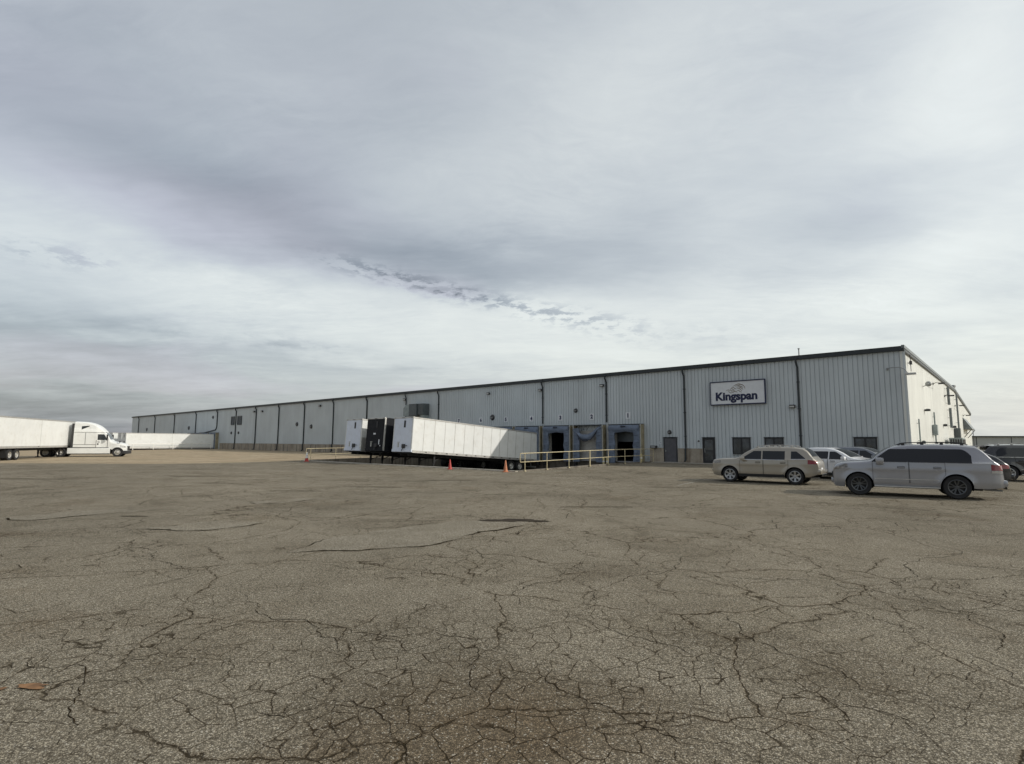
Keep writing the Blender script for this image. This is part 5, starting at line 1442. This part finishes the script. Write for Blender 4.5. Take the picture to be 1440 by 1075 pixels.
def make_trailer(side_m='trwhite', nose_m='trnose', L=16.15, panels=14, hub='trrail', legs=True, skirt=False, reefer=False):
    """nose face at y=0, tail at y=L, box from z=1.12 to 3.98 on level ground; x is across"""
    s = empty('semi_trailer'); h = 1.295; z0, z1 = 1.16, 4.0
    b = MB(); b.rbox(-h, h, .0, L, z0, z1, .025); body = b.build('box_body', M[side_m], s)
    # nose skin and its corner posts
    b = MB(); b.rbox(-h + .13, h - .13, -.035, .0, z0 + .20, z1 - .10, .01); b.build('nose_panel', M[nose_m], s)
    for q in (-1, 1):
        b = MB(); b.tube([(q * (h - .07), .045, z0 + .1), (q * (h - .07), .045, z1 - .03)], .085, 12); b.build('corner_post', M[side_m], s, smooth=True)
    b = MB(); b.rbox(-h - .012, h + .012, -.05, .06, z0 - .02, z0 + .20, .015); b.build('nose_sill', M[nose_m], s)
    b = MB(); b.rbox(-h - .015, h + .015, -.045, .08, z1 - .10, z1 + .02, .015); b.build('top_rail', M['trrail'], s)
    for q in (-1, 1):
        b = MB(); b.box(min(q * h, q * (h + .022)), max(q * h, q * (h + .022)), .08, L - .05, z1 - .11, z1 + .005); b.build('top_rail', M['trrail' if side_m != 'trblack' else 'trblack'], s)
        b = MB(); b.box(min(q * h, q * (h + .026)), max(q * h, q * (h + .026)), .06, L - .03, z0 - .06, z0 + .14); lr = b.build('bottom_rail', M['trrail' if side_m != 'trblack' else 'trblack'], s)
        for k in range(1, panels):
            y = L * k / panels
            b = MB(); b.box(min(q * (h - .002), q * (h + .006)), max(q * (h - .002), q * (h + .006)), y - .022, y + .022, z0 + .142, z1 - .112); b.build('panel_seam', M['trrail'], body)
            if k % 1 == 0:
                b = MB(); b.rbox(min(q * (h + .026), q * (h + .04)), max(q * (h + .026), q * (h + .04)), y + .22, y + .44, z0 + .02, z0 + .08, .006); b.build('marker_lamp', M['redlamp' if side_m != 'trwhite' else 'plastic'], lr)
    b = MB(); b.rbox(-h, h, L, L + .03, z0 - .05, z1, .01); td = b.build('tail_door', M['trrail'], s)
    b = MB()
    for x in (-.9, -.35, .35, .9): b.tube([(x, L + .05, z0), (x, L + .05, z1 - .1)], .02, 6)
    b.build('lock_rod', M['steel'], td)
    # service box, hoses and lamps on the nose
    b = MB(); b.rbox(.10, .48, -.14, -.036, z0 + .30, z0 + .62, .02); b.tube([(.48, -.10, z0 + .48), (.85, -.16, z0 + .50)], .03, 6); b.tube([(.22, -.1, z0 + .3), (.24, -.22, z0 + .05)], .03, 6); b.build('air_coupling', M['plastic'], s)
    b = MB(); b.rbox(.12, .34, -.06, -.036, z1 - .85, z1 - .28, .01); b.build('document_holder', M['plastic'], s)
    b = MB()
    for x in (-1.1, -.12, .0, .12, 1.1): b.rbox(x - .035, x + .035, -.07, -.045, z1 - .075, z1 - .03, .006)
    b.build('clearance_lamp', M['plastic'], s)
    b = MB(); b.box(-.62, -.30, -.040, -.0355, z0 + .75, z0 + .80); b.box(-.55, -.38, -.040, -.0355, z0 + .36, z0 + .72); b.build('sticker', M['shelterpost'], s)
    # frame
    b = MB()
    for x in (-.5, .5): b.box(x - .06, x + .06, .3, L - .3, z0 - .32, z0 - .062)
    b.box(-.9, .9, .25, 1.9, z0 - .14, z0 - .062)
    for k in range(24): b.box(-h + .03, h - .03, .6 + k * (L - 1.0) / 24, .66 + k * (L - 1.0) / 24, z0 - .14, z0 - .064)
    b.build('frame', M['trdark'], s)
    if legs:
        for q in (-1, 1):
            b = MB(); b.rbox(q * .95 - .07, q * .95 + .07, 2.62, 2.78, .38, z0 - .06, .01); b.box(q * .95 - .05, q * .95 + .05, 2.65, 2.75, .10, .38); b.rbox(q * .95 - .16, q * .95 + .16, 2.55, 2.85, .03, .10, .01)
            b.tube([(q * .95, 2.75, .5), (q * .6, 3.9, z0 - .2)], .035, 6)
            b.build('landing_leg', M['trdark'], s)
        b = MB(); b.tube([(-.95, 2.7, .75), (.95, 2.7, .75)], .03, 6); b.tube([(-.95, 2.7, .95), (.95, 2.7, .95)], .02, 6); b.build('cross_shaft', M['trdark'], s)
    ay = (L - 3.9, L - 2.65)
    b = MB(); b.box(-.62, .62, ay[0] - .75, ay[1] + .8, z0 - .50, z0 - .30)
    for y in ay: b.tube([(-1.0, y, .51), (1.0, y, .51)], .07, 8)
    b.box(-.6, -.4, ay[0] - .5, ay[1] + .5, .45, z0 - .45); b.box(.4, .6, ay[0] - .5, ay[1] + .5, .45, z0 - .45); b.build('bogie', M['trdark'], s)
    for y in ay:
        for q in (-1, 1): truck_wheel(s, q * 1.12, y, .51, sgn=q, hub=hub)
    for q in (-1, 1):
        b = MB(); b.box(q * .95 - .28, q * .95 + .28, ay[1] + .72, ay[1] + .74, .25, z0 - .1); b.build('mud_flap', M['black'], s)
    b = MB(); b.box(-1.15, 1.15, L - .12, L - .02, .48, .60); b.box(-.55, -.45, L - .12, L - .04, .6, z0 - .05); b.box(.45, .55, L - .12, L - .04, .6, z0 - .05); b.build('rear_guard', M['trrail'], s)
    return s

PITCH = -math.atan(1.2 / 18.2)
def dock_trailer(t, x, nose_y, dz=0.0, yaw=0.0, pitch=PITCH):
    p = B(x, nose_y, zp(nose_y) + dz)
    t.location = p; t.rotation_euler = (pitch, 0, ROT + yaw)
t1 = make_trailer(); dock_trailer(t1, DOCKX[3] + .12, -16.85)
tag(t1, 'long white box trailer with panel seams, backed to dock 4, its side to the camera', 'trailer', 'trailers backed to the near docks')
t2 = make_trailer('trblack', 'trblack'); dock_trailer(t2, DOCKX[4] + .28, -17.15)
for ch in t2.children:
    if ch.name.startswith('corner_post'): pass
b = MB(); b.box(-.22, .12, -.045, -.036, 2.56, 2.70); b.build('nose_label', M['signwhite'], t2)
b = MB(); b.box(.62, .74, -.045, -.036, 1.72, 2.14); b.box(.80, .92, -.045, -.036, 1.56, 1.66); b.build('nose_label', M['signwhite'], t2)
b = MB(); b.rbox(1.28, 1.325, -.03, .12, 1.2, 3.98, .01); b.build('corner_post_trim', M['trrail'], t2)
tag(t2, 'black nosed box trailer standing between two white ones', 'trailer', 'trailers backed to the near docks')
t3 = make_trailer('trwhite', 'trnose', hub='chrome'); dock_trailer(t3, DOCKX[5] + .35, -16.9)
b = MB(); b.quad((1.3255, .1, 1.32), (1.3255, 3.2, 1.32), (1.3255, 3.2, 2.35), (1.3255, .1, 2.35)); b.build('lower_side_shade', M['trrail'], t3)  # grey sheet painting in the shadow on the lower side
tag(t3, 'white box trailer with nose tinted bluish for shade, farthest of the three near ones', 'trailer', 'trailers backed to the near docks')
# far trailers
ft = make_trailer('trwhite', 'trwhite', L=15.2, panels=2)
p = B(FDOCK[0] + .0, -15.9, -.74); ft.location = p; ft.rotation_euler = (0, 0, ROT)
tag(ft, 'distant white trailer low in the far dock, its tail in the shade', 'trailer', 'trailers at the far docks')
names = ['second distant trailer, grey nose showing just left of the far white one', 'third distant trailer, white edge showing above the cab hood', 'farthest trailer, behind the nose of the white tractor']
for k in range(3):
    t = copy_tree(ft); t.location = B(FDOCK[k + 1], -15.6 - .5 * k, -.70 + .05 * k); t['label'] = names[k]

# ------------------------------------------------------------------ highway tractor and its trailer
def make_tractor():
    s = empty('semi_tractor')
    P = Car(top=[(0, 1.02), (.05, 1.30), (.25, 1.48), (.9, 1.66), (1.55, 1.80), (1.75, 1.90), (2.05, 2.42), (2.3, 2.74), (2.6, 3.08), (3.1, 3.52), (3.7, 3.80), (4.4, 3.93), (5.3, 3.95), (5.32, 3.90)],
            bot=[(0, .62), (.2, .52), (1.9, .95), (2.0, 1.0), (5.32, 1.0)], plan=[(0, .72), (.08, .98), (.3, 1.10), (.9, 1.16), (1.8, 1.08), (2.4, 1.12), (3.0, 1.24), (5.32, 1.26)],
            belt=[(0, 1.6), (1.5, 1.75), (2.4, 1.95), (3.0, 3.0), (5.32, 3.2)], tumble=.10, corner=[(0, .1), (.4, .22), (1.6, .25), (2.0, .12), (3.0, .16), (5.32, .14)],
            axles=[1.15], ra=.62, r=.51, zax=.51, sill=.9, crown=.05) if False else None
    C_ = Car([(0, 1.00), (.04, 1.22), (.18, 1.40), (.7, 1.58), (1.35, 1.74), (1.58, 1.88), (1.85, 2.38), (2.08, 2.70), (2.35, 3.03), (2.8, 3.46), (3.4, 3.77), (4.1, 3.92), (4.98, 3.95), (5.0, 3.90)],
             [(0, .60), (.15, .52), (.25, .52), (1.55, .90), (1.7, 1.0), (5.0, 1.02)], [(0, .74), (.08, .98), (.3, 1.12), (.9, 1.19), (1.8, 1.14), (2.4, 1.15), (3.0, 1.24), (5.32, 1.26)],
             [(0, 1.6), (1.5, 1.75), (2.4, 1.95), (3.0, 3.0), (5.32, 3.2)], .10, [(0, .1), (.4, .22), (1.5, .25), (1.8, .12), (2.8, .16), (5.0, .14)], [.85], .58, .51, .9, .05)
    W = M['trwhite']
    C_.body(W, s, 'cab')
    for q in (-1, 1):
        b = MB(); C_.skin(b, q, 1.90, 2.78, 1.92, lambda x: max(1.94, min(2.56, 1.96 + (x - 1.90) * 1.9)), .02, 12, 5); b.build('side_window', M['glass'], s, smooth=True)
        b = MB(); C_.skin(b, q, 3.62, 4.32, lambda x: 3.44 - (x - 3.62) * .52, lambda x: 3.52 - (x - 3.62) * .10, .03, 8, 4); b.build('sleeper_window', M['glass'], s, smooth=True)
        b = MB()
        for x in (1.85, 2.90): C_.skin(b, q, x - .02, x + .02, 1.05, 2.6 if x > 3 else 1.9, .01, 1, 10)
        C_.skin(b, q, 2.94, 4.98, 1.37, 1.41, .01, 12, 1); C_.skin(b, q, 1.7, 4.98, 1.03, 1.09, .01, 12, 1); C_.skin(b, q, 2.15, 4.98, 2.74, 2.765, .03, 16, 1); C_.skin(b, q, 3.9, 3.93, 1.42, 2.72, .02, 1, 10); b.build('shut_line', M['plastic'], s, smooth=True)
        y = C_.Y(2.7, 1.75); b = MB(); b.rbox(2.58, 2.78, min(q * y, q * (y + .05)), max(q * y, q * (y + .05)), 1.66, 1.72, .012); b.build('handle', M['plastic'], s)
        b = MB(); b.lathe([(0, .02), (.09, .02), (.10, 0)], (2.75, 0, 1.45), 'Y', 14); b.v = [(v[0], q * (y + v[1] + .005), v[2]) for v in b.v]; b.build('fuel_vent', M['plastic'], s)
        b = MB(); b.rbox(1.78, 1.92, min(q * (y + .14), q * (y + .34)), max(q * (y + .14), q * (y + .34)), 1.85, 2.55, .04); b.tube([(1.9, q * (y - .02), 2.45), (1.86, q * (y + .2), 2.5)], .02, 6); b.tube([(1.9, q * (y - .02), 1.95), (1.86, q * (y + .2), 1.9)], .02, 6); b.build('mirror', M['plastic'], s)
        b = MB(); b.rbox(.62, .72, min(q * 1.12, q * 1.30), max(q * 1.12, q * 1.30), 1.62, 1.82, .03); b.tube([(.7, q * 1.05, 1.5), (.67, q * 1.2, 1.66)], .015, 5); b.build('hood_mirror', M['plastic'], s)
        b = MB(); C_.skin(b, q, .10, .62, lambda x: 1.02 + .1 * x, lambda x: 1.24 + .12 * x, .01, 8, 4); b.build('headlight', M['clearlamp'], s, smooth=True)
        b = MB(); b.rbox(1.56, 5.5, min(q * 1.02, q * 1.24), max(q * 1.02, q * 1.24), .38, 1.0, .04); b.build('side_fairing', W, s)
        b = MB(); b.rbox(1.6, 5.45, min(q * 1.0, q * 1.22), max(q * 1.0, q * 1.22), .30, .375, .01); b.build('fairing_skirt', M['plastic'], s)
        b = MB(); b.box(5.0, 5.22, min(q * 1.17, q * 1.24), max(q * 1.17, q * 1.24), 1.02, 3.75); b.build('side_extender', M['plastic'], s)
        n = 14; b = MB(); vs = []
        for i in range(n + 1):
            t = math.pi * i / n; vs += [(.85 - .57 * math.cos(t), q * 1.13, .51 + .57 * math.sin(t)), (.85 - .57 * math.cos(t), q * .70, .51 + .57 * math.sin(t))]
        b.add(vs, [(2 * i, 2 * i + 1, 2 * i + 3, 2 * i + 2) for i in range(n)]); b.build('wheel_well', M['under'], s)
    b = MB(); C_.roofskin(b, 1.62, 2.06, .88, .86); b.build('windshield', M['glass'], s, smooth=True)
    b = MB(); b.rbox(-.05, .03, -.55, .55, .74, 1.22, .02)
    for i in range(6): b.box(-.056, -.05, -.52, .52, .78 + i * .07, .80 + i * .07)
    b.build('grille', M['plastic'], s)
    b = MB(); b.rbox(-.16, .48, -1.10, 1.10, .32, .70, .07); b.build('bumper', M['plastic'], s, smooth=True)
    b = MB(); b.box(2.1, 2.6, -.9, .9, 2.74, 2.80); b.build('sun_visor', M['plastic'], s)
    b = MB(); b.box(.5, 8.1, -.5, -.38, .75, 1.02); b.box(.5, 8.1, .38, .5, .75, 1.02); b.box(1.6, 5.4, -1.0, 1.0, .45, .95); b.box(5.02, 5.2, -.7, .7, 1.02, 1.6); b.box(5.6, 7.9, -.42, .42, .7, .95); b.build('chassis', M['trdark'], s)
    b = MB(); b.lathe([(0, 0), (.5, 0), (.52, -.08), (.3, -.14)], (6.75, 0, 1.16), 'Z', 20); b.build('fifth_wheel', M['trdark'], s)
    b = MB(); b.tube([(5.5, -.3, 1.5), (5.9, -.32, 1.05), (6.3, -.2, 1.5)], .03, 6); b.tube([(5.5, .1, 1.6), (6.0, .12, 1.1), (6.4, .1, 1.6)], .03, 6); b.build('air_hose', M['black'], s)
    return s, C_
tr, _ = make_tractor()
def rotated_wheel(parent, x, y, r, dual, sgn, hub, name='wheel'):
    t = truck_wheel(parent, 0, 0, 0, r, dual, sgn, hub, name)
    for o in (t, t.children[0]):
        me = o.data
        for v in me.vertices:
            cx, cy, cz = v.co; v.co = Vector((x + cy, y + cx, r + cz))
        me.flip_normals()
    return t
for q in (-1, 1):
    rotated_wheel(tr, .85, q * 1.03, .51, False, q, 'trrail')
    for x in (6.1, 7.4): rotated_wheel(tr, x, q * 1.08, .51, True, q, 'trrail')
tag(tr, 'white highway tractor with tall rounded sleeper cab facing right', 'semi truck')
def face(root, x, y, ang): root.location = (x, y, gz(x, y)); root.rotation_euler = (0, 0, R(ang + 180))
# nose of the tractor
TA = 25; hx, hy = math.cos(R(TA)), math.sin(R(TA))
steer = Vector((-45.4, 64.4)) + Vector((-hy, hx)) * 1.03
nose = steer + Vector((hx, hy)) * .85
face(tr, nose.x, nose.y, TA)
ht = make_trailer('trwhite', 'trwhite', panels=2, hub='trrail')
kp = nose - Vector((hx, hy)) * 6.75
ta = 108.5                                                        # heading of the trailer's nose
dx, dy = math.cos(R(ta)), math.sin(R(ta))
np_ = kp + Vector((dx, dy)) * .9
ht.location = (np_.x, np_.y, 0); ht.rotation_euler = (0, 0, R(ta + 90))
tag(ht, 'white box trailer hitched to the white tractor, cut by the left edge', 'trailer')
